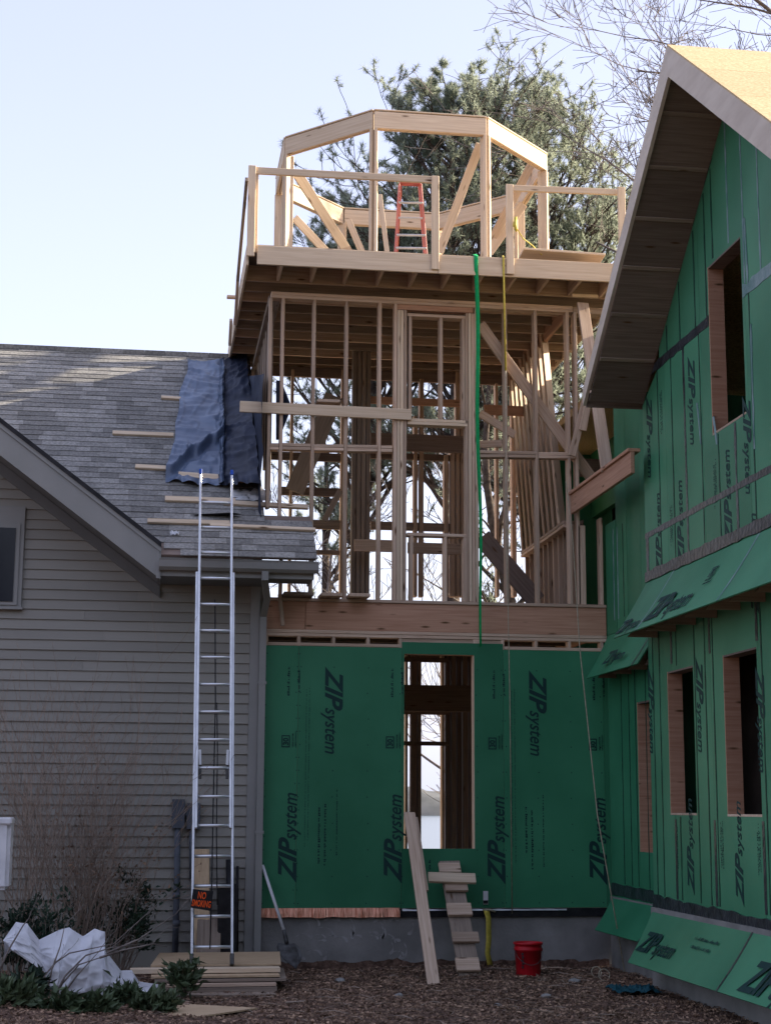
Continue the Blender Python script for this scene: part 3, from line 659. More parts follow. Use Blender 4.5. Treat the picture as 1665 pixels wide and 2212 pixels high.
# rail along the left edge
T('guard_rail', at(533, 386, X=-1.80), at(513, 610, X=-1.80), .06, .038, (1, 0, 0), OLDWOOD)
T('guard_post', at(514, 595, X=-1.80), at(508, 700, X=-1.80), .07, .038, (1, 0, 0), LUMBER)
T('guard_post', at(499, 690, X=-1.81), at(496, 745, X=-1.81), .07, .038, (1, 0, 0), LUMBER)
p = at(490, 641, X=-1.80); T('bracket_board', p, p+Vector((.22, 0, 0)), .09, .038, (0, 0, 1), LUMBER)
T('deck_board', at(1125, 547, Y=-.35), at(1300, 560, Y=-.35), .30, .03, (0, .1, 1), LUMBER_Y)
# ---- octagonal frame on the deck
OC = Vector((.715, 2.85, 0)); S = 1.52; Rr = S/(2*math.sin(math.pi/8)); OZ0, OZ1 = 8.358, 10.88
V8 = [OC + Vector((Rr*math.cos(rad(-112.5+45*i)), Rr*math.sin(rad(-112.5+45*i)), 0)) for i in range(8)]
for i in range(8):
    p, q = V8[i], V8[(i+1) % 8]; n = ((p+q)/2-OC).normalized()
    for k, o_ in enumerate((0, -.05)):
        a = p.lerp(q, .006+.02*k)+n*o_; c = p.lerp(q, .994-.02*k)+n*o_
        T('ring_beam', a+Vector((0, 0, OZ1-.15)), c+Vector((0, 0, OZ1-.15)), .235, .040, n, LUMBER_Y)
    T('ring_plate', p.lerp(q, .004)-n*.025+Vector((0, 0, OZ1-.010)), q.lerp(p, .004)-n*.025+Vector((0, 0, OZ1-.010)), .10, .02, (0, 0, 1), LUMBER_Y)
    d = (q-p).normalized()
    for (v, sgn) in ((p, 1), (q, -1)):
        c = v + d*sgn*.03 - n*.045
        T('corner_post', c+Vector((0, 0, OZ0)), c+Vector((0, 0, OZ1-.27)), .15, .038, d, LUMBER_Y)
def inside(x0, y0, d0, x1, y1, d1, w_=.14, mat=LUMBER_Y, n=(0, -1, 0)): T('brace', at(x0, y0, Y=d0), at(x1, y1, Y=d1), w_, .038, n, mat)
inside(1037, 310, 1.6, 948, 545, 2.0, .12); inside(640, 372, 2.2, 752, 545, 3.0, .14); inside(636, 470, 3.6, 706, 545, 3.9, .12)
inside(1150, 350, 2.6, 1050, 540, 3.6, .12); inside(1130, 440, 3.3, 1055, 545, 3.5, .14); inside(820, 420, 4.2, 836, 545, 4.0, .07); inside(752, 475, 4.5, 782, 545, 4.5, .10)
# short floor boards poking out over the rim beam
for (x0, x1, py, l) in ((612, 676, 1263, .55), (692, 737, 1277, .45), (752, 797, 1277, .4)):
    p, q = at(x0, py, Y=-.1), at(x1, py, Y=-.1); zf = 4.25
    T('floor_board', ((p.x+q.x)/2, -.22, zf), ((p.x+q.x)/2, -.22+l, zf+.01), q.x-p.x, .04, (0, 0, 1), OLDWOOD if x0 == 612 else LUMBER)
p, q = at(604, 1284, Y=-.06), at(611, 1352, Y=-.06); T('hanging_board', p, q, .045, .04, (0, -1, 0), LUMBER)

# ================================================================ RIGHT HOUSE
rh_ = thing('green_sheathed_house', 'house wrapped in green sheathing with steep bare plywood gable roof', 'house', (4, -5, 0))
WX, WY0, WY1 = 2.50, -2.27, -9.2           # wall plane facing the tower yard
apY, apZ = -5.37, 8.60; slp_l = (8.60-6.45)/(5.37-2.27)
lz = lambda y: apZ - abs(y-apY)*.79
def ztop(y): return lz(y)-.02
openings = [((-5.36, -4.47), (5.31, 6.98)), ((-3.70, -2.90), (1.745, 3.18)), ((-5.40, -4.55), (1.74, 3.20))]
def wall_panel(y0, y1, z0, zt, name, parent, X=WX, t=.012, mat=GREEN2):
    """piece of wall between y0<y1, z0 and zt(y), openings left out; one mesh"""
    ys = sorted({y0, y1, *[v for (yy, _) in openings for v in yy if y0 < v < y1], *([apY] if y0 < apY < y1 else [])})
    vs, fs = [], []
    for a, c in zip(ys[:-1], ys[1:]):
        m = (a+c)/2; zs_ = [z0]
        for (yy, zz) in openings:
            if X == WX and yy[0] <= m <= yy[1]: zs_ += [max(z0, min(zz[0], zt(m))), max(z0, min(zz[1], zt(m)))]
        zs_ = sorted(zs_)
        segs = []; cur = zs_[0]
        holes = sorted([zz for (yy, zz) in openings if X == WX and yy[0] <= m <= yy[1]])
        cur = z0
        for (ha, hb) in holes:
            if ha >= zt(m) or hb <= z0: continue
            if ha > cur: segs.append((cur, ha, None))
            cur = max(cur, hb)
        if cur < zt(m): segs.append((cur, None, 1))
        for (za, zb_, _) in segs:
            zl, zrr = (zb_, zb_) if zb_ is not None else (max(zt(a), za+.001), max(zt(c), za+.001))
            i = len(vs); vs += [(X, a, za), (X, c, za), (X, c, zrr), (X, a, zl), (X+t, a, za), (X+t, c, za), (X+t, c, zrr), (X+t, a, zl)]
            fs += [(i+3, i+2, i+1, i), (i+4, i+5, i+6, i+7), (i, i+1, i+5, i+4), (i+2, i+3, i+7, i+6), (i+1, i+2, i+6, i+5), (i+3, i, i+4, i+7)]
    if vs: return mobj(name, from_data(vs, fs, name), mat, parent)
seam_y = [WY0]; y = WY0
for yv_ in (-3.05, -4.20, -5.42, -6.64, -7.86, WY1): seam_y.append(yv_)
for a, c in zip(seam_y[:-1], seam_y[1:]):
    wall_panel(c+.002, a-.002, .80, lambda y: 4.25, 'sheathing_panel', rh_)
for a, c in zip(seam_y[:-1], seam_y[1:]):
    wall_panel(c+.002, a-.002, 4.254, lambda y: min(6.44, ztop(y)), 'sheathing_panel', rh_)
for a, c in zip(seam_y[:-1], seam_y[1:]):
    wall_panel(c+.002, a-.002, 6.444, ztop, 'sheathing_panel', rh_)
# corner return, rear and front walls, inside
bx(rh_, 'corner_wall', (WX+.013, WY0-.012, .3), (8.9, WY0, 6.3), GREEN2)
wall_panel(WY1, WY0, .3, ztop, 'end_wall', rh_, X=8.88, t=.1)
bx(rh_, 'front_wall', (WX+.013, WY1, .3), (8.9, WY1+.012, 5.5), GREEN2)
bx(rh_, 'back_wall', (6, WY1, .3), (6.1, WY0, 5.6), UNLIT_IN)
bx(rh_, 'floor', (WX+.014, WY1+.02, .6), (5.99, WY0-.02, .7), UNLIT_IN)
bx(rh_, 'ceiling', (WX+.20, WY1+.02, 4.0), (5.99, WY0-.02, 4.25), UNLIT_IN)
bx(rh_, 'foundation', (WX-.03, WY1, -.3), (6, WY0+.02, .80), CONC)
# window openings lined with boards
for (yy, zz) in openings:
    f_ = bx(rh_, 'window_opening', (WX+.014, yy[0]-.04, zz[0]-.04), (WX+.15, yy[0]-.002, zz[1]+.04), LVL)
    bx(f_, 'jamb', (WX-.002, yy[1]-.018, zz[0]), (WX+.15, yy[1]-.001, zz[1]), LVL)
    bx(f_, 'window_head', (WX-.001, yy[0], zz[1]-.018), (WX+.15, yy[1]-.019, zz[1]-.001), PLY_DARK)
    bx(f_, 'sill', (WX-.003, yy[0], zz[0]-.004), (WX+.15, yy[1], zz[0]+.016), LUMBER)
    bx(f_, 'unlit_backing', (WX+1.0, yy[0]-.5, zz[0]-.4), (WX+1.1, yy[1]+1.4, zz[1]+.4), UNLIT_IN)  # dark sheet added behind the opening, stands for unlit depth
# black tape and dark sealant lines on the wall
def wall_strip(name, pts, w_, mat, X=WX, th=.004, parent=rh_, wig=0.0, vert=False, seed=0):
    """flat strip following (y,z) points on the wall plane"""
    rr = random.Random(seed); P_ = []
    for (y0, z0), (y1, z1) in zip(pts[:-1], pts[1:]):
        n_ = max(2, int(math.hypot(y1-y0, z1-z0)/.12))
        for i in range(n_): P_.append((y0+(y1-y0)*i/n_, z0+(z1-z0)*i/n_))
    P_.append(pts[-1]); vs, fs = [], []
    for i, (y, z) in enumerate(P_):
        h = w_/2*(1+wig*rr.uniform(-1, 1)); s_ = wig*w_*.3*rr.uniform(-1, 1)
        if vert: vs += [(X-th, y-h+s_, z), (X-th, y+h+s_, z), (X-.0005, y-h+s_-.001, z), (X-.0005, y+h+s_+.001, z)]
        else: vs += [(X-th, y, z-h+s_), (X-th, y, z+h+s_), (X-.0005, y, z-h+s_-.001), (X-.0005, y, z+h+s_+.001)]
    for i in range(len(P_)-1):
        a = i*4; fs += [(a, a+4, a+5, a+1), (a+2, a+6, a+4, a), (a+1, a+5, a+7, a+3)]
    return mobj(name, from_data(vs, fs, name), mat, parent)
wall_strip('seam_tape', [(WY0, 6.45), (-4.46, 6.45)], .10, TAPE, wig=.15, seed=1, th=.005)
wall_strip('seam_tape', [(-5.38, 6.44), (WY1, 6.44)], .11, GLUE, wig=.3, seed=2, th=.005)
wall_strip('seam_tape', [(WY0, 4.69), (WY1, 4.69)], .060, TAPE, wig=.15, seed=3, th=.005)
wall_strip('seam_tape', [(WY0, 4.245), (WY1, 4.245)], .11, TAPE, wig=.15, seed=4, th=.018)
wall_strip('seam_tape', [(WY0, .86), (WY1, .78)], .12, TAPE, wig=.2, seed=5, th=.018)
wall_strip('seam_tape', [(WY0-.07, 4.69), (WY0-.07, 4.25)], .09, TAPE, vert=True, seed=6, wig=.1)
vl = []     # measured sealant lines: picture x at picture y
for px, py in ((1411, 1480), (1425, 1480), (1524, 1480), (1541, 1480), (1647, 1480), (1499, 1400), (1460, 1400)): vl.append(at(px, py, X=WX).y)
for i, y in enumerate(vl):
    blk = [zz for (yy, zz) in openings if yy[0]-.01 < y < yy[1]+.01]
    top = 3.62
    if blk: wall_strip('sealant_line', [(y, .92), (y, min(b_[0] for b_ in blk if b_[0] < 4)-.02)], .022, SEAL, vert=True, wig=.45, seed=20+i); wall_strip('sealant_line', [(y, 3.22), (y, 4.1)], .022, SEAL, vert=True, wig=.45, seed=60+i)
    else: wall_strip('sealant_line', [(y, .92), (y, 4.12)], .022, SEAL, vert=True, wig=.45, seed=20+i)
for i, (px, py) in enumerate(((1401, 2,), )): pass
for i, y in enumerate((-3.05, -4.20, -5.42, -6.64)):
    wall_strip('seam_tape', [(y, .92), (y, 1.70)], .055, TAPE, vert=True, wig=.1, seed=80+i)
    wall_strip('seam_tape', [(y, 3.25), (y, 4.15)], .055, TAPE, vert=True, wig=.1, seed=84+i)
# upper wall lines
for i, (px, py) in enumerate(((1424, 1000), (1454, 1000), (1482, 1000), (1517, 1000), (1553, 1000), (1590, 1000), (1630, 1000))):
    y = at(px, py, X=WX).y; m_ = TAPE if i in (2, 5) else SEAL; wd = .045 if i in (2, 5) else .022
    za, zb_ = 4.30, min(6.40, ztop(y)-.05)
    if -5.37 < y < -4.46: zb_ = 5.29
    wall_strip('sealant_line', [(y, za), (y, zb_)], wd, m_, vert=True, wig=.4, seed=120+i)
for i, (px, py) in enumerate(((1416, 700), (1439, 700), (1468, 700), (1502, 700), (1521, 500), (1535, 420), (1569, 400), (1605, 500), (1640, 500))):
    y = at(px, py, X=WX).y; m_ = GLUE if i > 5 else SEAL
    zb_ = ztop(y)-.06; za = 6.50
    if -5.37 < y < -4.46: za = 7.02
    if zb_ > za: wall_strip('sealant_line', [(y, za), (y, zb_)], .026, m_, vert=True, wig=.4, seed=140+i)
for i, (px, y0, y1) in enumerate(((1506, 870, 960), (1541, 900, 960), (1622, 700, 970), (1608, 470, 620))):
    p, q = at(px, y0, X=WX), at(px+8, y1, X=WX); wall_strip('sealant_smear', [(p.y, p.z), (q.y, q.z)], .03, GLUE, vert=True, wig=.6, seed=170+i, th=.006)
wall_strip('seam_tape', [(-4.7, 8.05), (-4.0, 7.55), (-3.4, 7.15)], .07, TAPE, seed=9)
# print on the side wall
NX = (-1, 0, 0)
def wlogo(px, py, direction, L=1.05, X=WX, dy=0):
    p = at(px, py, X=X)
    if direction == 'up': logo(rh_, (X, p.y, p.z), (0, 0, 1), (0, 1, 0), L)
    else: logo(rh_, (X, p.y, p.z), (0, 0, -1), (0, -1, 0), L)
for px, py, d_ in ((1503, 1420, 'dn'), (1400, 1440, 'dn'), (1632, 1440, 'dn'), (1500, 1935, 'up'), (1607, 1960, 'up'), (1486, 770, 'dn'), (1396, 855, 'dn'), (1604, 855, 'dn'), (1478, 1230, 'up'), (1582, 1180, 'up'), (1430, 1250, 'up'), (1640, 1330, 'up')):
    wlogo(px, py, d_, .95)
for i, (px, py) in enumerate(((1450, 1180), (1545, 1100), (1560, 1890), (1462, 1890), (1640, 1900), (1428, 940))):
    p = at(px, py, X=WX); small_print(rh_, p, (0, 0, 1), (0, 1, 0), .5, 3, .02, .03, 200+i)
# recessed wing behind (X = 2.70)
W2 = 2.70; op2 = ((-2.0, -1.17), (1.33, 2.98))
wing = thing('recessed_wing', 'dark recessed green wing wall in the corner between tower and gabled house', 'building wing', (4, -1, 0))
def wp(y0, y1, z0, z1, name='sheathing_panel'): return bx(wing, name, (W2, y0, z0), (W2+.012, y1, z1), GREEN)
wp(-1.165, -.002, .80, 3.85); wp(-2.26, -2.003, .80, 3.85); wp(-2.0, -1.17, .80, 1.33); wp(-2.0, -1.17, 2.98, 3.85)
for k, (a, c) in enumerate(((-.45, -.02), (-.9, -.465), (-1.45, -.912), (-2.26, -1.454))): wp(a, c, 3.854, 6.9 if k > 0 else 5.2)
f_ = bx(wing, 'window_opening', (W2+.013, -2.0, 1.29), (W2+.3, -1.17, 1.328), LUMBER)
bx(f_, 'jamb', (W2-.002, -1.19, 1.33), (W2+.30, -1.17, 2.98), LVL); bx(f_, 'window_head', (W2, -2.0, 2.96), (W2+.3, -1.192, 2.98), PLY_DARK)
bx(wing, 'foundation', (W2-.02, -2.24, -.3), (6, 0, .79), CONC)
bx(wing, 'interior_wall', (W2+1.2, -2.2, .7), (W2+1.3, 3.8, 6.9), UNLIT_IN)
bx(wing, 'roof', (W2+.02, -2.2, 6.95), (3.6, 3.9, 7.05), OSB)
bx(wing, 'sun_block_wall', (3.6, -2.2, 6.0), (3.7, 3.9, 7.9), GREEN)  # unseen tall block, wall to rear, added to keep sun off the left roof
bx(wing, 'sun_block_roof', (3.62, -2.2, 7.902), (8, 3.9, 8.0), OSB)
bx(wing, 'sun_block_rear', (3.702, 3.8, 6.96), (7, 3.9, 7.9), GREEN)
bx(wing, 'side_wall', (W2+.02, 3.85, .3), (7, 3.9, 6.95), GREEN)
for i, y in enumerate((-.55, -.85, -1.10, -1.5)): wall_strip('sealant_line', [(y, .95), (y, 3.8)], .02, SEAL, X=W2, parent=wing, vert=True, wig=.4, seed=220+i)
for i, y in enumerate((-.35, -.52, -.75)): wall_strip('sealant_smear', [(y, 4.0), (y, 5.1)], .018, GLUE if i < 2 else SEAL, X=W2, parent=wing, vert=True, wig=.5, seed=230+i)
wall_strip('seam_tape', [(-.02, .88), (-2.26, .86)], .12, TAPE, X=W2, parent=wing, wig=.2, seed=240, th=.012)
# flared skirts
def skirt(parent, Xw, Xo, y0, y1, zt_, zo, joints, logos, yo0=None, yo1=None, mat=GREEN2):
    """flared skirt from the wall plane (Xw, zt_) out to (Xo, zo); y0 is its far end"""
    yo0 = y0 if yo0 is None else yo0
    n = Vector((-(zt_-zo), 0, (Xw-Xo))).normalized()
    if n.x > 0: n = -n
    ends = [y0]+list(joints)+[y1]
    def P(t, y):  # slight belly
        c = Vector((Xw+(Xo-Xw)*t, y, zt_+(zo-zt_)*t)) - Vector((.0, 0, .022*math.sin(math.pi*t)))
        if y == y0: c.y = y0+(yo0-y0)*t
        return c
    for a, c in zip(ends[:-1], ends[1:]):
        vs, fs = [], []; m_ = 8
        for i in range(m_+1):
            t = i/m_; pa, pc = P(t, a), P(t, c); pa.y -= .003; pc.y += .003
            vs += [pa, pc, pa-n*.014, pc-n*.014]
        for i in range(m_):
            b4 = i*4; fs += [(b4, b4+4, b4+5, b4+1), (b4+2, b4+3, b4+7, b4+6), (b4, b4+2, b4+6, b4+4), (b4+1, b4+5, b4+7, b4+3)]
        fs += [(m_*4, m_*4+2, m_*4+3, m_*4+1), (0, 1, 3, 2)]
        mobj('skirt_panel', from_data(vs, fs, 'skirt_panel'), mat, parent)
    for j in joints:
        vs, fs = [], []
        for i in range(9):
            p = P(i/8, j)+n*.003; vs += [p+Vector((0, -.02, 0)), p+Vector((0, .02, 0))]
        for i in range(8): fs.append((i*2, i*2+2, i*2+3, i*2+1))
        mobj('seam_tape', from_data(vs, fs, 'seam_tape'), TAPE if zo < 1 or parent is wing else GLUE, parent)
    y = y0-.35
    while y > y1:
        slab(parent, 'skirt_bracket', [(Xw-.005, y, zt_-.22), (Xo+.10, y, zo-.005), (Xw-.005, y, zo-.005)], (0, -1, 0), .038, OLDWOOD); y -= .61
    dn_ = Vector((Xo-Xw, 0, zo-zt_)).normalized()
    return P, n, dn_
Pm, nm_, dm = skirt(rh_, WX, 2.08, WY0, WY1, 4.19, 3.57, [-3.22, -5.6], [], yo0=WY0-.15)
Pb, nb_, db = skirt(rh_, WX, 2.13, WY0, WY1, .80, .27, [-5.15, -6.9], [], yo0=WY0-.25)
skirt(wing, W2, 2.38, -.03, -2.25, 3.84, 3.32, [-2.05], [], yo0=-.2, mat=GREEN)
skirt(wing, W2, 2.40, -.05, -2.25, .80, .43, [-2.0], [], yo0=-.3, mat=GREEN)
def skirt_logo(parent, P, n, dn_, y, t, L, yo=0):
    o = P(t, y)+n*.007; logo(parent, o, (0, -1, 0), -dn_, L)
skirt_logo(rh_, Pm, nm_, dm, -3.28, .86, 1.40); skirt_logo(rh_, Pm, nm_, dm, -2.40, .93, .80)
skirt_logo(rh_, Pb, nb_, db, -2.50, .74, 1.15); skirt_logo(rh_, Pb, nb_, db, -5.55, .88, 1.5)
badge(rh_, Pm(.45, -4.75)+nm_*.012, (0, -1, 0), -dm, .16)
small_print(rh_, Pb(.35, -3.9)+nb_*.012, (0, -1, 0), -db, .7, 2, .035, .09, 301)
Pw = lambda t: Vector((W2+(2.38-W2)*t, 0, 3.84+(3.32-3.84)*t))
dw = Vector((2.38-W2, 0, 3.32-3.84)).normalized(); nw = Vector((-.52, 0, .32)).normalized()
logo(wing, Pw(.8)+Vector((0, -.75, 0))+nw*.03, (0, -1, 0), -dw, .85)
# gable roof
RX = 1.85; e = 2.0
sl, sr = (8.82-6.33)/(5.37-2.24), (8.82-7.0)/(7.79-5.37)
rA = Vector((RX, -5.37, 8.80)); rF = Vector((RX, -2.20, 6.30)); rN = Vector((RX, -9.6, 8.80-(9.6-5.37)*sr))
XE = 9.0
# roof sheets (top), each panel its own piece
def roof_panels(A, B, nrm, rows_, cols):
    for i in range(rows_):
        for j in range(cols):
            t0, t1 = i/rows_, (i+1)/rows_; x0, x1 = RX+(XE-RX)*j/cols, RX+(XE-RX)*(j+1)/cols
            p, q = A.lerp(B, t0), A.lerp(B, t1); g = (B-A).normalized()*.004
            slab(rh_, 'roof_panel', [(x0+.002, p.y+g.y, p.z+g.z), (x1-.002, p.y+g.y, p.z+g.z), (x1-.002, q.y, q.z), (x0+.002, q.y, q.z)], nrm, .016+.002*((i+j) % 2), OSB)
nl = Vector((0, sl, 1)).normalized(); nr_ = Vector((0, -sr, 1)).normalized()
roof_panels(rA+Vector((0, 0, .02)), rF+Vector((0, 0, .02)), nl, 3, 3); roof_panels(rA+Vector((0, 0, .02)), rN+Vector((0, 0, .02)), nr_, 5, 3)
# rake boards
for (A, B, nrm) in ((rA, rF, nl), (rA, rN, nr_)):
    d = (B-A).normalized(); o_ = -nrm*.14
    z_ = Vector((-1, 0, 0)); L_ = (B-A).length; h = .24
    yd = -(nrm)
    # mitred at the peak
    peak_lo = Vector((RX, A.y, A.z - h/nrm.z))
    endB = B - nrm*h
    if nrm is nl: endB = Vector((RX, B.y, B.z-h/nrm.z*.55)) ; 
    slab(rh_, 'rake_board', [A, B, endB, peak_lo], (-1, 0, 0), .036, RAKEW)
# soffit plywood between blocking
SOFFW = PLY_DARK
inn = .235
def soffit(A, B, nrm, n_):
    for i in range(n_):
        t0, t1 = i/n_, (i+1)/n_; p, q = A.lerp(B, t0)-nrm*(inn-.06), A.lerp(B, t1)-nrm*(inn-.06)
        if i == 0: p = A - Vector((0, 0, (inn-.06)/nrm.z))
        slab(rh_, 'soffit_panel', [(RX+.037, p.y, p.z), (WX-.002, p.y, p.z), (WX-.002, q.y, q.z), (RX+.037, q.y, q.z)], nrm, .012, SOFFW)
        p2 = p.lerp(q, 1.0)
        d = (B-A).normalized()
        if i < n_-1: board(rh_, 'soffit_cleat', (RX+.04, q.y, q.z)-nrm*.016 if False else Vector((RX+.04, q.y, q.z))-nrm*.018, Vector((WX-.01, q.y, q.z))-nrm*.018, .045, .012, nrm, OLDWOOD)
soffit(rA, rF, nl, 7); soffit(rA, rN, nr_, 9)
board(rh_, 'eave_end_board', (RX+.04, rF.y+.01, rF.z-.10), (WX+2, rF.y+.01, rF.z-.10), .16, .02, (0, 1, 0), PLY_DARK)
# inner return of the soffit beside the wall
slab(rh_, 'fascia_return', [(WX-.10, -2.32, 6.70), (WX-.10, -2.9, 7.15), (WX-.10, -2.6, 6.62), (WX-.10, -2.28, 6.25)], (-1, 0, 0), .02, OLDWOOD)

# ================================================================ TARP on the roof
def tarp():
    tp = thing('tarp', 'crumpled blue-grey tarp, shade coloured into its right part, covering the roof edge against the tower', 'tarp', (-2, 1.5, 6.5))
    topL, botL = at_plane(405, 784, rp, rn), at_plane(357, 1046, rp, rn)
    topC, botC = at_plane(484, 786, rp, rn), at_plane(484, 1056, rp, rn)
    rg = lambda a: max(0, 1-abs(a)*5)
    def surf(name, s0_, s1_, n_s, mat, lift):
        n_t = 110; vs, fs = [], []
        for i in range(n_t+1):
            t = i/n_t
            Lp = topL.lerp(botL, t) + Vector((.05*noise.noise(Vector((t*5, 0, 0))), 0, 0)); Cp = topC.lerp(botC, t)+Vector((.03*noise.noise(Vector((t*7, 5, 0))), 0, 0))
            Wy = 3.70+(-.10-3.70)*t; W = Vector((-1.485, Wy, zr(Wy)+.10+.30*t))
            for j in range(n_s+1):
                s = s0_+(s1_-s0_)*j/n_s
                p = Lp.lerp(Cp, s/.5) if s < .5 else Cp.lerp(W, (s-.5)/.5)
                f = .018+.05*noise.noise(Vector((s*2, t*6, 1)))*(.3+s)
                f += .028*rg(noise.noise(Vector((s*1.6+t*.6, t*13, 2)))) + .012*rg(noise.noise(Vector((s*3-t*1, t*26, 7)))) + .010*rg(noise.noise(Vector((s*7+t*6, t*5-s*4, 12))))
                f += .003*noise.noise(Vector((s*24, t*60, 2)))
                f += .05*max(0, 1-abs(s-.5)/.04)
                dg = t-(.93-.36*s/.5+.05*noise.noise(Vector((s*8, 0, 0))))              # the long slack fold near the bottom
                if s < .5: f += .10*math.exp(-(dg/.03)**2)-.05*math.exp(-((dg-.05)/.03)**2)
                f = max(f, .004)+lift
                if t > .92: f += .10*(t-.92)*12*abs(noise.noise(Vector((s*7, 0, 4))))
                n = (rn*.6+Vector((-.8, -.3, 0))).normalized() if s > .5 else rn
                vs.append(p+n*(f+.012) + rup*(-.10*noise.noise(Vector((s*6, 3, 3)))*max(0, t-.9)*10))
        for i in range(n_t):
            for j in range(n_s): a = i*(n_s+1)+j; fs.append((a, a+1, a+n_s+2, a+n_s+1))
        mobj(name, from_data(vs, fs, name, True), mat, tp)
    surf('blue_sheet', 0, .52, 44, TARP, .006); surf('shaded_sheet', .49, 1, 30, TARP_SHADE, .0)
    vs, fs = [], []; m_ = 40                    # sheet hanging on the tower side, up to the deck
    for i in range(m_+1):
        t = i/m_; Wy = 3.75+(-.10-3.75)*t
        for j in range(13):
            s = j/12; z0 = zr(Wy)-.15; z1 = 7.90-1.0*t
            vs.append(Vector((-1.50-.05*abs(noise.noise(Vector((t*14, s*2+t*4, 5))))-.03*noise.noise(Vector((t*4, s*5, 9))), Wy-(.05*s if i == m_ else 0), z0+(max(z1, z0+.05)-z0)*s)))
    for i in range(m_):
        for j in range(12): a = i*13+j; fs.append((a, a+1, a+14, a+13))
    mobj('hanging_sheet', from_data(vs, fs, 'hanging_sheet', True), TARP_SHADE, tp)
    vs, fs = [], []                             # loose tail inside the corner studs
    for i in range(9):
        t = i/8
        for j in range(7):
            u = j/6; p = at(596+u*(34-abs(t-.45)*50), 822+t*128, Y=.45); vs.append(p+Vector((0, .06*noise.noise(Vector((t*5, u*3, 1))), 0)))
    for i in range(8):
        for j in range(6): a = i*7+j; fs.append((a, a+1, a+8, a+7))
    mobj('loose_tail', from_data(vs, fs, 'loose_tail', True), TARP_SHADE, tp)
tarp()
def scrap(name, pts, h, mat, label, cat):
    pass
# loose white plastic below the tarp and on the shingles
def crumple(name, c, ax, ay, nrm, mat, label, cat, seed, amp=.05, n_=14):
    vs, fs = [], []
    for i in range(n_+1):
        for j in range(n_+1):
            u, v = i/n_*2-1, j/n_*2-1; rr = 1+.25*noise.noise(Vector((u*2+seed, v*2, seed)))
            vs.append(ax*u*rr+ay*v*rr+nrm*(.01+amp*abs(noise.noise(Vector((u*3, v*3, seed))))+amp*.4*noise.noise(Vector((u*9, v*9, seed)))))
    for i in range(n_):
        for j in range(n_): a = i*(n_+1)+j; fs.append((a, a+1, a+n_+2, a+n_+1))
    o = mobj(name, from_data(vs, fs, name, True), mat, None, Matrix.Translation(c)); tag(o, label, cat); return o
crumple('plastic_scrap', at_plane(543, 1072, rp, rn), Vector((.24, 0, 0)), rup*.13, rn*1.0, WHITEP, 'white plastic scrap lying under the lower end of the tarp', 'plastic scrap', 3, .08)
crumple('paper_scrap', at_plane(377, 1158, rp, rn)+rn*.02, Vector((.05, 0, 0)), rup*.03, rn, WHITEP, 'small white crumpled wrapper on shingles beside the eave end', 'litter', 9, .05, 8)
# toe boards nailed to the shingles
tb = [((348, 864), (390, 867), .038, LUMBER_Y, 'short toe board highest on the shingles, next to the tarp edge'),
      ((243, 941), (375, 946), .05, LUMBER_Y, 'longest toe board left of the tarp, second from the ridge'),
      ((292, 1014), (362, 1018), .05, LUMBER_Y, 'short toe board touching the lower left side of the tarp'),
      ((385, 1032), (533, 1042), .07, LUMBER_Y, 'thick board across the bottom of the tarp behind the ladder tips'),
      ((356, 1084), (508, 1089), .06, LUMBER_Y, 'yellowish toe board just below the tarp, crossed by the ladder'),
      ((482, 1092), (665, 1102), .05, LUMBER_Y, 'toe board right of the ladder, higher one near the roof end'),
      ((318, 1132), (496, 1137), .05, LUMBER_Y, 'pale toe board lowest on the left, near the rake end'),
      ((453, 1141), (681, 1151), .035, LUMBER_Y, 'thin toe board just above the gutter running to the roof end')]
for (a, c, w_, m_, lb) in tb:
    p, q = at_plane(*a, rp, rn)+rn*.04, at_plane(*c, rp, rn)+rn*.04
    tag(board(None, 'toe_board', p, q, w_*1.3, .038, (rn+Vector((0, -.5, 0))).normalized(), m_), lb, 'board', 'toe boards nailed across the shingle roof')

# ================================================================ LADDERS
lad = thing('extension_ladder', 'aluminium extension ladder with blue tips leaning against the gutter', 'ladder', tuple(at(460, 2060, Y=-1.75)))
def lad_line(px_t, px_b, top=(1025,), ):
    return None
YB, YTp = -1.95, -.72; zb0 = .22
def ladpt(px, py, t, off=0):  # t 0 bottom..1 top
    return None
baseZ = .24; topL_, topR_ = at(429, 1030, Y=-.80), at(504, 1030, Y=-.80)
zt_l = (topL_.z+topR_.z)/2; wl_ = (topR_.x-topL_.x)
botL_, botR_ = at(412, 2066, Y=-2.05), at(503, 2080, Y=-2.05); zbl = (botL_.z+botR_.z)/2
cb_ = Vector(((botL_.x+botR_.x)/2, -2.05, zbl)); ct_ = Vector(((topL_.x+topR_.x)/2, -.80, zt_l))
ax_ = (ct_-cb_).normalized(); nf = Vector((0, -1, 0)); nf = (nf-ax_*nf.dot(ax_)).normalized()
Ltot = (ct_-cb_).length; xr1 = Vector((1, 0, 0))
wb_ = (botR_.x-botL_.x)/2
def lp(s, x, o): return cb_+ax_*s+xr1*x+nf*o
sect1, sect0 = Ltot*.78, Ltot*.245
hw0, hw1 = wb_-.01, wb_-.035
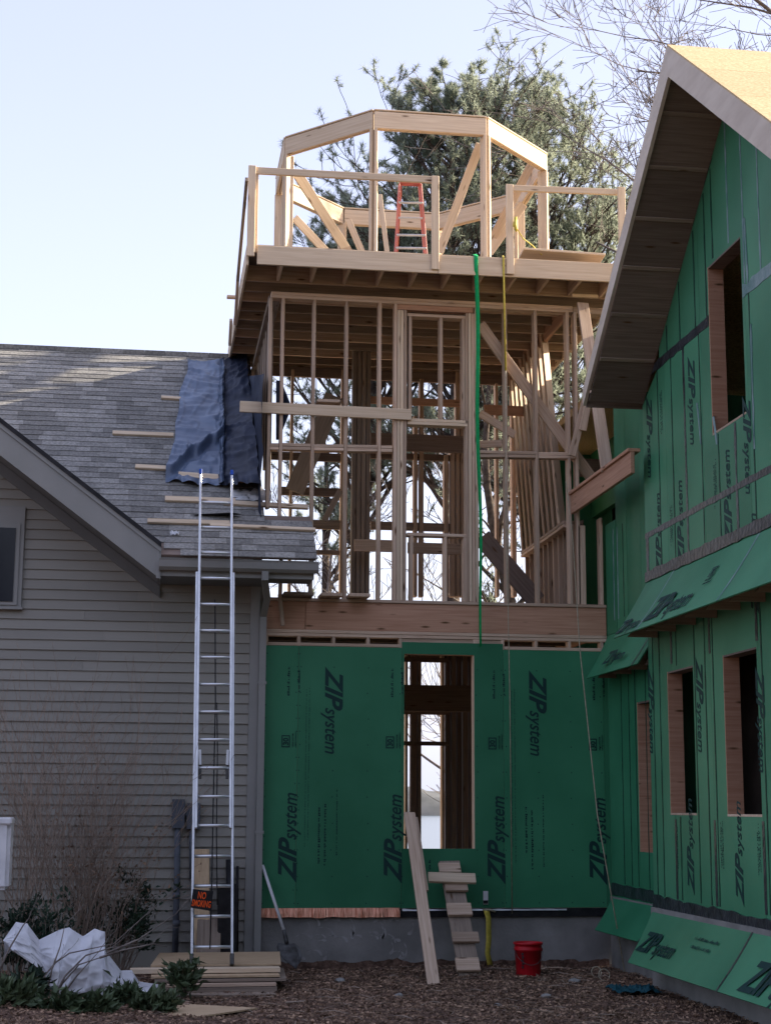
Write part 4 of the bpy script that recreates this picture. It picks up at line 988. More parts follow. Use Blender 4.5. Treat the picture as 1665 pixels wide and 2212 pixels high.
for sx_ in (-1, 1):
    board(lad, 'base_rail', lp(0, sx_*hw0, 0), lp(sect1, sx_*hw0, 0), .026, .075, nf, ALU)
    board(lad, 'fly_rail', lp(sect0, sx_*hw1, .055), lp(Ltot, sx_*hw1, .055), .026, .065, nf, ALU)
    board(lad, 'end_cap', lp(Ltot-.01, sx_*hw1, .055), lp(Ltot+.05, sx_*hw1, .055), .034, .085, nf, BLUEP)
    board(lad, 'foot', lp(-.06, sx_*hw0, .0), lp(.05, sx_*hw0, .0), .04, .10, nf, STEEL)
    s_l = Ltot*.37; board(lad, 'rung_lock', lp(s_l, sx_*(hw1-.035), .06), lp(s_l+.16, sx_*(hw1-.03), .08), .03, .035, nf, ALU)
    board(lad, 'lock_finger', lp(s_l-.14, sx_*(hw1-.035), .04), lp(s_l, sx_*(hw1-.035), .05), .03, .03, nf, STEEL)
s = .12
while s < Ltot-.05:
    if s < sect1 and not sect0 < s: tube(lad, 'rung', [lp(s, -hw0, 0), lp(s, hw0, 0)], .017, ALU)
    if s > sect0: tube(lad, 'rung', [lp(s, -hw1, .055), lp(s, hw1, .055)], .017, ALU)
    s += .305
zpt = lp(Ltot*.725, 0, -.01)
tube(lad, 'rope', [lp(Ltot*.72, 0, .02), lp(Ltot*.5, .015, 0), lp(Ltot*.3, .0, .02), lp(Ltot*.12, -.01, .03), lp(.1, -.02, .02)], .007, BLACK, 6)
tube(lad, 'rope', [lp(Ltot*.50, .03, .02), lp(Ltot*.4, .04, .01), lp(Ltot*.24, .035, .03), lp(Ltot*.10, .05, .02)], .006, BLACK, 6)
# red step ladder on the deck
sl_ = thing('stepladder', 'red fibreglass stepladder standing on the deck inside the octagon frame', 'stepladder', (.5, 2.3, 8.36))
SY = 2.2
for (x0, y0, x1, y1, Y0, Y1, m_) in ((862, 398, 853, 545, SY+.2, SY, REDF), (909, 398, 921, 547, SY+.2, SY, REDF), (866, 398, 858, 535, SY+.25, SY+.85, REDF), (905, 398, 915, 535, SY+.25, SY+.85, REDF)):
    p, q = at(x0, y0, Y=Y0), at(x1, y1, Y=Y1); q2 = q+(q-p)*.6; q2.z = max(q2.z, 8.36)
    q = p+(q-p)*((p.z-8.36)/(p.z-q.z)); board(sl_, 'rail', p, q, .022, .06, (0, -1, 0), m_)
for py, ww in ((437, 3), (507, 6), (535, 9), (470, 5)):
    t = (py-398)/147; p, q = at(862-9*t, py, Y=SY+.2-.2*t), at(909+12*t, py+1, Y=SY+.2-.2*t); board(sl_, 'step', p, q, .075 if py != 470 else .02, .03, (0, -.4, 1), ALU)
p = at(885, 396, Y=SY+.25); board(sl_, 'cap', p-Vector((.15, 0, 0)), p+Vector((.15, 0, 0)), .12, .03, (0, 0, 1), REDF)

# ================================================================ STRAP AND CORDS
def ribbon(name, pts, wd, mat, twist, label, cat):
    vs, fs = [], []; n_ = len(pts)
    for i, p in enumerate(pts):
        a = twist(i/(n_-1)); d = Vector((math.cos(a), -math.sin(a), 0))*wd/2; vs += [p-d-pts[0], p+d-pts[0]]
    for i in range(n_-1): fs.append((2*i, 2*i+1, 2*i+3, 2*i+2))
    o = mobj(name, from_data(vs, fs, name, True), mat, None, Matrix.Translation(pts[0]))
    sm_ = o.modifiers.new('thickness', 'SOLIDIFY'); sm_.thickness = .003; return tag(o, label, cat)
Y = -.645; A = at(1028, 553, Y=Y); Bp = at(1040, 1397, Y=-.10)
pts = [at(1024, 549, Y=-.45), at(1028, 552, Y=-.60), A] + [A.lerp(Bp, t) for t in [i/24 for i in range(1, 25)]]
for i, p in enumerate(pts[3:]): p.x += .012*math.sin(i*.5)
ribbon('lifting_strap', pts, .05, STRAP, lambda t: .25+1.0*t, 'long green webbing strap hanging from the deck edge past the window', 'strap')
A = at(1087, 556, Y=-.65); Bp = at(1106, 1975, Y=-.05)
hose = thing('hanging_cord', 'yellow cord hanging from the deck edge beside the green strap', 'cord', tuple(A))
tube(hose, 'cord', [at(1086, 553, Y=-.5), A, at(1092, 800, Y=-.45)], .013, YELLOW, 6)
tube(hose, 'cord_tail', [at(1092, 800, Y=-.45), at(1093, 1100, Y=-.25), at(1101, 1500, Y=-.15), Bp], .006, PALECORD, 5)
tube(hose, 'knot', [at(1114, 468, Y=-.70), at(1112, 486, Y=-.70), at(1115, 500, Y=-.70)], [.018, .026, .010], YELLOW, 7)
tube(hose, 'loose_end', [at(1114, 490, Y=-.70), at(1130, 515, Y=-.6), at(1150, 530, Y=-.5), at(1170, 550, Y=-.4)], .008, YELLOW, 6)
tag(tube(None, 'guy_cord', [at(1222, 1040, Y=-.1), at(1236, 1150, Y=-.15), at(1252, 1400, Y=-.3), at(1290, 1760, Y=-.8), at(1349, 2100, Y=-1.1)], .007, PALECORD, 5), 'thin pale cord slanting from the tower studs down to the ground by the skirt', 'cord')

# ================================================================ THINGS ON THE GROUND
def gz(x, y): return ground_h(x, y)
# plank leaning in the window
pl = thing('leaning_plank', 'long narrow plank leaning into the tower window with split lower end', 'plank', (.3, -1, 0))
q0, q1 = at(937, 2130, Y=-1.75), at(884, 1757, Y=.02)
board(pl, 'plank', q0, q1, .13, .038, (0, -1, .25), LUMBER)
board(pl, 'second_board', q0.lerp(q1, .52)+Vector((.03, .03, 0)), q0.lerp(q1, .97)+Vector((.03, .03, 0)), .13, .03, (0, -1, .25), LUMBER)
# cleated walkway leaning on the wall
rmp = thing('cleated_walkway', 'plank walkway with nailed cleats leaning on the wall below the window', 'walkway', (.9, -1, 0))
b0_, b1_ = at(1015, 2110, Y=-1.05), at(970, 1862, Y=-.08)
nrm = (b1_-b0_).cross(Vector((1, 0, 0))).normalized(); nrm = -nrm if nrm.y > 0 else nrm
board(rmp, 'tread_plank', b0_, b1_, .24, .038, nrm, OLDWOOD)
LW = LUMBER
dpl = (b1_-b0_).normalized()
for (px, py, hw, hh) in ((1010, 2085, .13, .15), (1005, 2026, .15, .12), (992, 1966, .14, .15), (985, 1915, .13, .13), (971, 1876, .125, .12)):
    c = at_plane(px, py, b0_+nrm*.05, nrm); board(rmp, 'cleat', c-Vector((hw, 0, 0)), c+Vector((hw, 0, 0)), hh*1.15, .038, (nrm+dpl*.08).normalized(), LUMBER)
c0_, c1_ = at_plane(925, 1896, b0_+nrm*.09, nrm), at_plane(1027, 1899, b0_+nrm*.09, nrm)
tag(board(None, 'cross_board', c0_, c1_, .13, .038, nrm, LUMBER_Y), 'pale short board laid across the upper part of the cleated walkway', 'board')
# red bucket
p = at(1141, 2104, Y=-.95); bp_ = Vector((p.x, -.95, gz(p.x, -.95)-.01))
bk = thing('bucket', 'red plastic bucket standing on leaf litter by the foundation', 'bucket', tuple(bp_))
prof = [(.0, .0), (.128, .0), (.132, .01), (.148, .27), (.158, .272), (.158, .30), (.150, .302), (.150, .335), (.163, .338), (.163, .36), (.157, .362), (.142, .355), (.125, .02), (0, .018)]
vs, fs = [], []; K = 28
for (r_, z_) in prof:
    for j in range(K): a = 2*math.pi*j/K; vs.append((r_*math.cos(a), r_*math.sin(a), z_))
for i in range(len(prof)-1):
    for j in range(K): a, c = i*K+j, i*K+(j+1) % K; fs.append((a, c, c+K, a+K))
mobj('shell', from_data(vs, fs, 'bucket', True), REDP, bk, Matrix.Translation(bp_))
tube(bk, 'handle', [bp_+Vector((.16*math.cos(a), -.165*abs(math.sin(a)), .30-.17*math.sin(a))) for a in [math.pi*i/14 for i in range(15)]], .003, STEEL, 5)
vs, fs = [], []
for k in range(5):
    for j in range(2):
        a0_ = rad(228+j*5+2*(k % 2)); a1_ = a0_+rad(4); z_ = .09+.035*k; r_ = .142+.0125*(z_/.27)
        i = len(vs); vs += [(r_*math.cos(a0_), r_*math.sin(a0_), z_), (r_*math.cos(a1_), r_*math.sin(a1_), z_), (r_*math.cos(a1_), r_*math.sin(a1_), z_+.026), (r_*math.cos(a0_), r_*math.sin(a0_), z_+.026)]; fs.append((i, i+1, i+2, i+3))
mobj('side_marking', from_data(vs, fs, 'side_marking'), BLACK, bk, Matrix.Translation(bp_))
# yellow strap with tag
ys = [at(1051, 1968, Y=-.06), at(1055, 1985, Y=-.09), at(1056, 2030, Y=-.10), at(1053, 2060, Y=-.12), at(1060, 2090, Y=-.14)]
st = thing('tape_strip', 'yellow tape strip with white tag hanging down the foundation wall', 'tape strip', tuple(ys[0]))
vs, fs = [], []
for i, p in enumerate(ys): vs += [p-Vector((.035, .0+.02*(i % 2), 0))-ys[0], p+Vector((.03, .01, 0))-ys[0]]
for i in range(len(ys)-1): fs.append((2*i, 2*i+1, 2*i+3, 2*i+2))
o = mobj('strip', from_data(vs, fs, 'strip', True), YELLOW, st, Matrix.Translation(ys[0])); sm_ = o.modifiers.new('thickness', 'SOLIDIFY'); sm_.thickness = .002
p = at(1049, 1940, Y=-.02); bx(st, 'paper_tag', (p.x-.028, -.016, p.z-.075), (p.x+.028, -.012, p.z+.075), WHITEP); bx(st, 'tag_print', (p.x-.028, -.019, p.z-.07), (p.x+.026, -.0165, p.z-.03), BLACK)
p = at(1058, 1968, Y=-.02); tube(st, 'tie', [p-Vector((.09, .02, -.01)), p+Vector((0, -.03, .01)), p+Vector((.06, -.02, -.012))], .014, PALECORD, 6)
# shovel
sh = thing('shovel', 'round-point shovel with white handle leaning on the wall corner', 'shovel', tuple(at(635, 2095, Y=-.55)))
h0, h1 = at(567, 1870, Y=-.03), at(613, 2010, Y=-.25); h2, h3 = at(620, 2040, Y=-.32), at(640, 2095, Y=-.48)
tube(sh, 'handle', [h0, h0.lerp(h1, .5), h1], .018, WHITEP, 8)
tube(sh, 'socket', [h1, h2], [.021, .024], STEEL, 8)
vs, fs = [], []; ax = (h3-h2); sx_ = Vector((.9, -.35, 0)).normalized(); dn = ax.cross(sx_).normalized()
bw = [.09, .125, .135, .13, .115, .085, .04, .004]
for i, w_ in enumerate(bw):
    t = i/(len(bw)-1); c = ax*t*1.0
    for j in range(7): u = j/6*2-1; vs.append(c+sx_*w_*u+dn*(.035*u*u-.02*t))
for i in range(len(bw)-1):
    for j in range(6): a = i*7+j; fs.append((a, a+1, a+8, a+7))
o = mobj('blade', from_data(vs, fs, 'blade', True), STEEL, sh, Matrix.Translation(h2)); sm_ = o.modifiers.new('thickness', 'SOLIDIFY'); sm_.thickness = .003
# lumber pile under the ladder
def pile(name, x0, y0, x1, y1, Y0, w_, t, mat, label, cat, zz=None, dY=0.0, grp='boards stacked under the ladder foot'):
    p = at(x0, y0, Y=Y0); q = at(x1, y1, Y=Y0+dY); 
    o = board(None, name, p, q, w_, t, (0, -.02, 1), mat); tag(o, label, cat, grp); return o
def sheet(name, x0, x1, z, ya, yb, t, mat, label, cat='board', skew=0.0, grp='boards stacked under the ladder foot'):
    o = slab(None, name, [(x0, ya, z), (x1, ya, z+.004), (x1+skew, yb, z+.004), (x0+skew, yb, z)], (0, 0, 1), t, mat); tag(o, label, cat, grp); return o
X_ = lambda px, Y: at(px, 2060, Y=Y).x
sheet('plywood_sheet', X_(326, -1.9), X_(605, -1.9), .235, -2.02, -.62, .018, PLY, 'plywood sheet on top of the pile, the ladder stands on it', skew=.10)
sheet('pine_board', X_(282, -2.3), X_(607, -2.3), .215, -2.26, -2.06, .04, LUMBER_Y, 'long pale pine board at the front top edge of the pile')
sheet('plywood_sheet', X_(328, -2.4), X_(605, -2.4), .165, -2.42, -1.2, .02, PLY, 'wide plywood board under the long pale board')
sheet('timber_board', X_(335, -2.5), X_(618, -2.4), .135, -2.47, -1.4, .025, OLDWOOD, 'brown board third from the top of the pile', skew=.06)
sheet('grey_board', X_(360, -2.55), X_(598, -2.55), .10, -2.55, -2.2, .028, ALU if False else LUMBER, 'narrow pale board low in the pile behind the green plant')
sheet('dark_board', X_(345, -2.6), X_(600, -2.6), .065, -2.58, -1.8, .045, OLDWOOD, 'dark board near the bottom of the pile')
sheet('bottom_board', X_(318, -2.8), X_(600, -2.8), .022, -2.78, -2.5, .02, OLDWOOD, 'thin weathered board lying lowest on the soil')
o = slab(None, 'plywood_offcut', [at(352, 2167, Z=.03), at(345, 2190, Z=.03), at(430, 2196, Z=.03), at(556, 2178, Z=.03)], (0, 0, 1), .014, PLY); tag(o, 'wedge-shaped plywood offcut lying on leaves in front of the pile', 'plywood')
# boards, pipes leaning behind the ladder
def lean(name, x0, y0, x1, y1, wd, mat, label, cat, Ya=-.35, Yb=-.06, t=.015):
    p, q = at(x0, y0, Y=Ya), at(x1, y1, Y=Yb); o = board(None, name, p, q, wd, t, (0, -1, .1), mat); tag(o, label, cat); return o
lean('plywood_strip', 436, 2072, 436, 1835, .17, PLY, 'tall plywood strip leaning on the siding behind the no smoking sign', 'board', -.45, -.05)
lean('plywood_strip', 450, 2070, 452, 1985, .26, OLDWOOD, 'low weathered plywood piece behind the foot of the ladder', 'board', -.60, -.30)
tag(tube(None, 'black_pipe', [at(498, 2062, Y=-.25), at(496, 1858, Y=-.08)], .045, BLACK, 12), 'thicker black pipe standing against the siding behind the ladder', 'pipe')
tag(tube(None, 'black_pipe', [at(512, 2062, Y=-.25), at(513, 1872, Y=-.08)], .016, BLACK, 10), 'thin black pipe next to the corner board', 'pipe')
tag(bx(None, 'black_crate', (at(470, 2000, Y=-.4).x, -.42, .12), (at(512, 2000, Y=-.4).x, -.2, .95), BLACK, .01), 'dark upright container behind the lower ladder rungs', 'container')
# electrical boxes and conduit on the siding
el = thing('electrical_conduit', 'two grey electrical boxes with conduit running down the siding', 'conduit', tuple(at(385, 1900, Y=-.05)))
p, q = at(372, 1727, Y=-.06), at(398, 1790, Y=-.06); bx(el, 'junction_box', (p.x, -.10, q.z), (q.x, -.004, p.z), GREYPVC, .004)
p2, q2 = at(404, 1735, Y=-.06), at(432, 1792, Y=-.06); bx(el, 'meter_box', (p2.x, -.08, q2.z), (q2.x, -.004, p2.z), GREYPVC, .004)
bx(el, 'connector', (q.x, -.06, (p.z+q.z)/2-.02), (p2.x, -.02, (p.z+q.z)/2+.06), GREYPVC)
tube(el, 'conduit', [at(384, 1789, Y=-.05), at(381, 1950, Y=-.05), at(378, 2070, Y=-.05)], .036, GREYPVC, 12)
tube(el, 'conduit', [at(413, 1792, Y=-.04), at(413, 1900, Y=-.04)], .022, GREYPVC, 10)
for py in (1935, 1995): p = at(381, py, Y=-.05); tube(el, 'coupling', [p-Vector((0, 0, .03)), p+Vector((0, 0, .03))], .043, GREYPVC, 12)
# no smoking sign tied to the ladder
sg = thing('no_smoking_sign', 'black sign with orange NO SMOKING lettering hung on the ladder', 'sign', tuple(at(440, 1945, Y=-1.80)))
a_, b__ = at(417, 1921, Y=-2.12), at(461, 1926, Y=-2.12); c__ = at(461, 1969, Y=-2.12); hgt = (b__.z-c__.z)
ux = (b__-a_).normalized(); uy = Vector((0, 0, 1)); uy = (uy-ux*uy.dot(ux)).normalized()
slab(sg, 'sign_plate', [a_, b__, b__-uy*hgt, a_-uy*hgt*.95], (0, -1, 0), .003, BLACK)
wS = (b__-a_).length
fit_text(sg, 'NO', a_-uy*hgt*.44+ux*wS*.28, ux, uy, wS*.40, hgt*.34, .02, 0, 'cap', ORANGE)
fit_text(sg, 'SMOKING', a_-uy*hgt*.84+ux*wS*.04, ux, uy, wS*.92, hgt*.32, .02, 0, 'cap', ORANGE)
# white propane tank at the left edge
pt = thing('gas_tank', 'white rounded tank cut off by the left edge above the shrubs', 'tank', tuple(at(-20, 1920, Y=-2.4)))
p, q = at(-60, 1768, Y=-2.4), at(20, 1922, Y=-2.4)
bx(pt, 'body', (p.x-.2, -2.55, q.z), (q.x, -2.15, p.z), WHITEP, .035)
bx(pt, 'stand', (p.x-.1, -2.45, 0), (q.x-.12, -2.25, q.z), STEEL, .01)
bx(pt, 'lid', (p.x-.2, -2.57, p.z-.06), (q.x+.006, -2.13, p.z+.008), WHITEP, .012)
# wire rings and blue net by the right skirt
for i, (px, py, r_) in enumerate(((1288, 2093, .055), (1305, 2118, .06))):
    p = at(px, py, Y=-1.2-.3*i); p.z = gz(p.x, p.y)+.06
    tag(tube(None, 'wire_ring', [p+Vector((r_*math.cos(a), .3*r_*math.sin(a), r_*math.sin(a))) for a in [2*math.pi*j/18 for j in range(19)]], .006, PALECORD, 5), ('pale ring of tape standing on leaves near the thin cord foot', 'small pale ring lying in the leaves near the skirt')[i], 'ring')
netm = mat_noise('teal_net', (.005, .05, .07), (.015, .08, .10), scale=30, rough=.7)
crumple('teal_netting', Vector((2.05, -3.0, gz(2.05, -3.0)+.02)), Vector((.22, 0, 0)), Vector((0, .24, 0)), Vector((0, 0, 1)), netm, 'heap of teal netting on the ground by the right foundation', 'netting', 17, .08, 16)
# white sheeting bag
def sheeting():
    vs, fs = [], []; nu, nv = 120, 60
    # outline of its top edge and bottom edge in metres along its length
    def top(u): return (.80 if u < .10 else .80)*1.0
    Yb = -3.1
    tops = [(8, 2030), (35, 1992), (60, 1995), (85, 2030), (125, 2010), (150, 2003), (180, 2022), (205, 2005), (228, 2012), (226, 2050), (262, 2095), (285, 2095), (300, 2120), (342, 2128)]
    bots = [(8, 2032), (30, 2055), (70, 2080), (95, 2100), (105, 2130), (120, 2150), (140, 2160), (180, 2172), (220, 2172), (250, 2165), (280, 2158), (300, 2150), (320, 2145), (342, 2135)]
    def lerp2(L_, u):
        k = u*(len(L_)-1); i = min(int(k), len(L_)-2); f = k-i; f = f*f*(3-2*f); return (L_[i][0]*(1-f)+L_[i+1][0]*f, L_[i][1]*(1-f)+L_[i+1][1]*f)
    rg = lambda a: 1-abs(a)*2.2
    for i in range(nu+1):
        u = i/nu; tx, ty = lerp2(tops, u); bx_, by_ = lerp2(bots, u)
        for j in range(nv+1):
            v = j/nv                        # 0 bottom front, 1 top, then folds back
            yy = Yb+.10+.45*v**1.5
            px, py = bx_+(tx-bx_)*min(v*1.25, 1), by_+(ty-by_)*min(v*1.25, 1)
            p = at(px, py, Y=yy)
            if v > .8: p.z -= (v-.8)*1.4*(.6+.5*noise.noise(Vector((u*6, 0, 0)))); p.y += (v-.8)*1.3
            f = .10*noise.noise(Vector((u*4+v*1.2, v*2.0, 0)))+.05*noise.noise(Vector((u*10+v*3, v*3, 4)))+.02*noise.noise(Vector((u*25, v*8, 4)))+.030*rg(noise.noise(Vector((u*9-v*3, v*2.5+u*2, 2))))**2+.016*rg(noise.noise(Vector((u*20+v*6, v*7, 6))))**2+.006*noise.noise(Vector((u*60, v*30, 1)))
            p.y -= f+.16*math.sin(math.pi*u)*math.sin(math.pi*min(v, 1)); vs.append(p)
    for i in range(nu):
        for j in range(nv): a = i*(nv+1)+j; fs.append((a, a+nv+1, a+nv+2, a+1))
    o = mobj('plastic_sheeting', from_data(vs, fs, 'sheeting', True), CLOTH); tag(o, 'crumpled white plastic sheeting heaped among shrubs and dead branches', 'plastic sheet')
sheeting()

# ================================================================ VEGETATION
def branchy(start, direction, length, radius, depth, rr, vs, fs, tips, spread=.6, kids=(3, 5), curve=.25, upb=.0, k=5, ratio=.62, minr=.003):
    n_ = max(3, int(5)); p = start.copy(); d = direction.normalized(); pts = [p.copy()]; rs_ = [radius]
    for i in range(n_):
        d = (d + Vector((rr.uniform(-1, 1), rr.uniform(-1, 1), rr.uniform(-1, 1)))*curve*.5 + Vector((0, 0, upb))).normalized()
        p = p+d*(length/n_); pts.append(p.copy()); rs_.append(max(radius*(1-.75*(i+1)/n_), minr))
    tube_data(pts, rs_, k if radius > .02 else 3, vs, fs)
    if depth <= 0: tips.append((pts[-1], d)); tips.append((pts[-2], d)); return
    for _ in range(rr.randint(*kids)):
        t = rr.uniform(.25, 1); i = min(int(t*n_), n_-1); q = pts[i].lerp(pts[i+1], t*n_-i)
        ax = Vector((rr.uniform(-1, 1), rr.uniform(-1, 1), rr.uniform(-.6, 1))).normalized()
        nd = (d + ax*spread*1.6).normalized()
        branchy(q, nd, length*ratio*rr.uniform(.7, 1.15), max(rs_[i]*.6, minr), depth-1, rr, vs, fs, tips, spread, kids, curve, upb, k, ratio, minr)
    if depth > 0: tips.append((pts[-1], d))
def needles(tips, rr, n_, L_, wd, cone=.9, groups=1):
    vs, fs = [], []
    for (p, d) in tips:
        for g in range(groups):
            c = p + Vector((rr.gauss(0, 1), rr.gauss(0, 1), rr.gauss(0, 1)))*(.16 if groups > 1 else 0)
            dd = (d+Vector((rr.gauss(0, .5), rr.gauss(0, .5), rr.gauss(.3, .5)))).normalized()
            for _ in range(n_):
                v = (dd*cone + Vector((rr.gauss(0, 1), rr.gauss(0, 1), rr.gauss(0, 1)))*.62).normalized(); l = L_*rr.uniform(.6, 1.1)
                s = v.orthogonal().normalized()*wd; s.rotate(Matrix.Rotation(rr.uniform(0, 6.28), 3, v)); b_ = c-dd*rr.uniform(0, .12)
                i = len(vs); vs += [b_-s, b_+s, b_+v*l]; fs.append((i, i+1, i+2))
    return vs, fs
def pine(px, Y, top_z, crown_lo, half_w, seed, label, lean=(0, 0), nlimb=46, nn=34, dens=1.0, trunk_r=.20):
    rr = random.Random(seed); base = at(px, 1500, Y=Y); x0 = base.x; gz0 = ground_h(x0, Y)-.2
    t = thing('pine_tree', label, 'pine tree', (x0, Y, gz0), 'pine trees behind the tower')
    n_ = 14; pts = []; rs_ = []
    for i in range(n_+1):
        f = i/n_; pts.append(Vector((x0+lean[0]*f+.35*noise.noise(Vector((f*3, seed, 0)))*(f > 0), Y+lean[1]*f+.3*noise.noise(Vector((f*3, seed, 7))), gz0+(top_z*.93-gz0)*f))); rs_.append(trunk_r*(1-.85*f)+.015)
    vs, fs = tube_data(pts, rs_, 9); tips = []
    for b_ in range(nlimb):
        f = crown_lo+(1-crown_lo)*(b_+rr.random())/nlimb
        k = f*n_; i = min(int(k), n_-1); q = pts[i].lerp(pts[i+1], k-i)
        a = rr.uniform(0, 2*math.pi); e_ = rr.uniform(.25, .95)+.35*f
        d = Vector((math.cos(a), math.sin(a), e_)).normalized()
        g = (f-crown_lo)/(1-crown_lo); prof_ = (math.sin(math.pi*min(1, .22+g*.72)))**.8
        L_ = half_w*rr.uniform(.65, 1.12)*prof_
        branchy(q, d, L_*.85, rs_[i]*.42+.012, 2, rr, vs, fs, tips, spread=.62, kids=(4, 6), curve=.34, upb=.07, ratio=.46, minr=.008)
    c0 = Vector((x0, Y, gz0))
    mobj('trunk', from_data([v-c0 for v in vs], fs, 'trunk', True), BARK, t, Matrix.Translation(c0))
    if dens < 1: tips = [q for q in tips if rr.random() < dens]
    nv, nf_ = needles(tips, rr, int(nn*1.15), .155, .006, cone=.45)
    mobj('crown', from_data([v-c0 for v in nv], nf_, 'crown'), NEEDLE, t, Matrix.Translation(c0))
    return len(tips)
pine(985, 13.5, 17.9, .50, 3.6, 11, 'tall loblolly-like pine directly behind the octagon frame, left of its twin', nlimb=98)
pine(1165, 14.5, 18.2, .50, 3.7, 12, 'broad pine rising between octagon frame and gable, right of its twin', nlimb=92)
pine(1300, 16, 16.2, .46, 3.6, 14, 'lower pine crown showing just left of the side house rake', nlimb=62)
pine(700, 17, 10.5, .25, 2.4, 16, 'thin pine seen low through the left studs of the tower', nlimb=20, dens=.2, nn=22)
pine(790, 15.5, 15.6, .54, 3.2, 18, 'shorter pine crown behind the left corner of the octagon frame', nlimb=66)
pine(1105, 9.5, 10.5, .42, 2.0, 17, 'dark crooked pine trunk seen through the studs right of the strap', nlimb=20, dens=.18, nn=22, trunk_r=.16, lean=(-.35, 0))
def bare_tree(name, x0, Y, H, seed, label, r=.16, up_=.05, kids=(3, 4), depth=4, first=.35, nlimb=9, sp=.6, grp=None, mat=BARK2, lim=.5):
    rr = random.Random(seed); g0 = ground_h(x0, Y)-.2; t = thing(name, label, 'tree', (x0, Y, g0), grp)
    n_ = 10; pts = [Vector((x0+.3*noise.noise(Vector((i*.3, seed, 0))), Y, g0+(H-g0)*i/n_)) for i in range(n_+1)]; rs_ = [r*(1-.85*i/n_)+.01 for i in range(n_+1)]
    vt, ft = tube_data(pts, rs_, 8); vs, fs, tips = [], [], []
    for b_ in range(nlimb):
        f = first+(1-first)*(b_+rr.random())/nlimb; k = f*n_; i = min(int(k), n_-1); q = pts[i].lerp(pts[i+1], k-i); a = rr.uniform(0, 6.28)
        branchy(q, Vector((math.cos(a), math.sin(a), rr.uniform(.3, 1.1))), H*lim*rr.uniform(.5, .9)*(1.1-f*.5), rs_[i]*.5, depth, rr, vs, fs, tips, sp, kids, .35, up_, 5, .58, .006)
    c0 = Vector((x0, Y, g0)); mobj('trunk', from_data([v-c0 for v in vt], ft, 'trunk', True), mat, t, Matrix.Translation(c0))
    mobj('branches', from_data([v-c0 for v in vs], fs, 'branches', True), mat, t, Matrix.Translation(c0))
bare_tree('bare_tree', 9.3, 8.5, 19.5, 31, 'leafless tree spreading fine twigs above the plywood gable', r=.26, first=.40, nlimb=20, lim=.46, kids=(3, 5), depth=4, up_=.02, grp='leafless trees')
bare_tree('bare_tree', 1.0, 15, 7.2, 33, 'small leafless tree behind the tower bay under the pines', r=.09, first=.12, nlimb=12, depth=3, grp='leafless trees')
bare_tree('bare_tree', -1.6, 12, 6.5, 34, 'leafless sapling seen through the lower left studs', r=.07, first=.1, nlimb=11, depth=3, grp='leafless trees')
bare_tree('bare_tree', 3.2, 11, 7.5, 35, 'leafless sapling behind the right bay of the tower', r=.08, first=.1, nlimb=13, depth=3, grp='leafless trees')
# leaves: leaf cards helper
def leaf_cluster(centers, rr, size, vs, fs, fold=.3, wide=.45):
    for (p, d) in centers:
        d = d.normalized(); s = d.orthogonal().normalized(); s.rotate(Matrix.Rotation(rr.uniform(0, 6.28), 3, d)); n = d.cross(s)
        l = size*rr.uniform(.6, 1.2); w_ = l*wide; i = len(vs)
        vs += [p, p+d*l*.45+s*w_/2+n*fold*w_*.5, p+d*l-n*.1*l, p+d*l*.45-s*w_/2+n*fold*w_*.5, p+d*l*.5-n*.04*l]
        fs += [(i, i+1, i+4), (i+1, i+2, i+4), (i+2, i+3, i+4), (i+3, i, i+4)]
def shrub(name, px, py, Y, H, W_, nst, seed, label, mat, leafmat=None, leafsize=.05, depth=2, rad_=.008, lean_=0, kids=(2, 4), group=None, nleaf=6, cat='shrub'):
    rr = random.Random(seed); b_ = at(px, py, Y=Y); x0 = b_.x; g0 = ground_h(x0, Y)-.02; c0 = Vector((x0, Y, g0))
    t = thing(name, label, cat, tuple(c0), group); vs, fs, tips = [], [], []
    for i in range(nst):
        a = rr.uniform(0, 6.28); o = Vector((math.cos(a), math.sin(a)*.4, 0))*rr.uniform(0, .18*W_)
        d = Vector((math.cos(a)*W_/H*.5+lean_, math.sin(a)*.25, 1))
        branchy(o, d, H*rr.uniform(.5, .8), rad_, depth, rr, vs, fs, tips, .35, kids, .25, .03, 4, .55, .0022)
    mobj('stems', from_data(vs, fs, 'stems', True), mat, t, Matrix.Translation(c0))
    if leafmat:
        lv, lf = [], []; cs = []
        for (p, d) in tips:
            for _ in range(nleaf): cs.append((p+Vector((rr.gauss(0, .04), rr.gauss(0, .04), rr.gauss(0, .04))), d+Vector((rr.gauss(0, .8), rr.gauss(0, .8), rr.gauss(0, .5)))))
        leaf_cluster(cs, rr, leafsize, lv, lf); mobj('leaves', from_data(lv, lf, 'leaves'), leafmat, t, Matrix.Translation(c0))
    return t
shrub('bare_shrub', 150, 2050, -1.2, 2.9, 1.7, 46, 51, 'tall twiggy leafless shrub against the siding left of the conduit', TWIG, depth=2, kids=(3, 4), group='leafless shrubs along the siding')
shrub('bare_shrub', 35, 2050, -1.6, 3.2, 1.1, 20, 52, 'leafless shrub at the left edge rising highest up the siding', TWIG, depth=2, kids=(2, 4), group='leafless shrubs along the siding')
shrub('bare_shrub', 230, 2060, -1.0, 1.8, 1.2, 26, 53, 'shorter leafless shrub with few dead leaves nearer the conduit', TWIG, LEAFB, .05, depth=2, nleaf=1, group='leafless shrubs along the siding')
shrub('evergreen_bush', 255, 2070, -.9, .9, .7, 12, 54, 'dark dead evergreen bush between white sheeting and conduit', TWIG, LEAFD, .07, depth=2, nleaf=6, cat='bush')
shrub('evergreen_bush', 30, 2080, -2.0, .8, .8, 12, 55, 'dark evergreen bush behind the white tank', TWIG, LEAFD, .07, depth=2, nleaf=6, cat='bush')
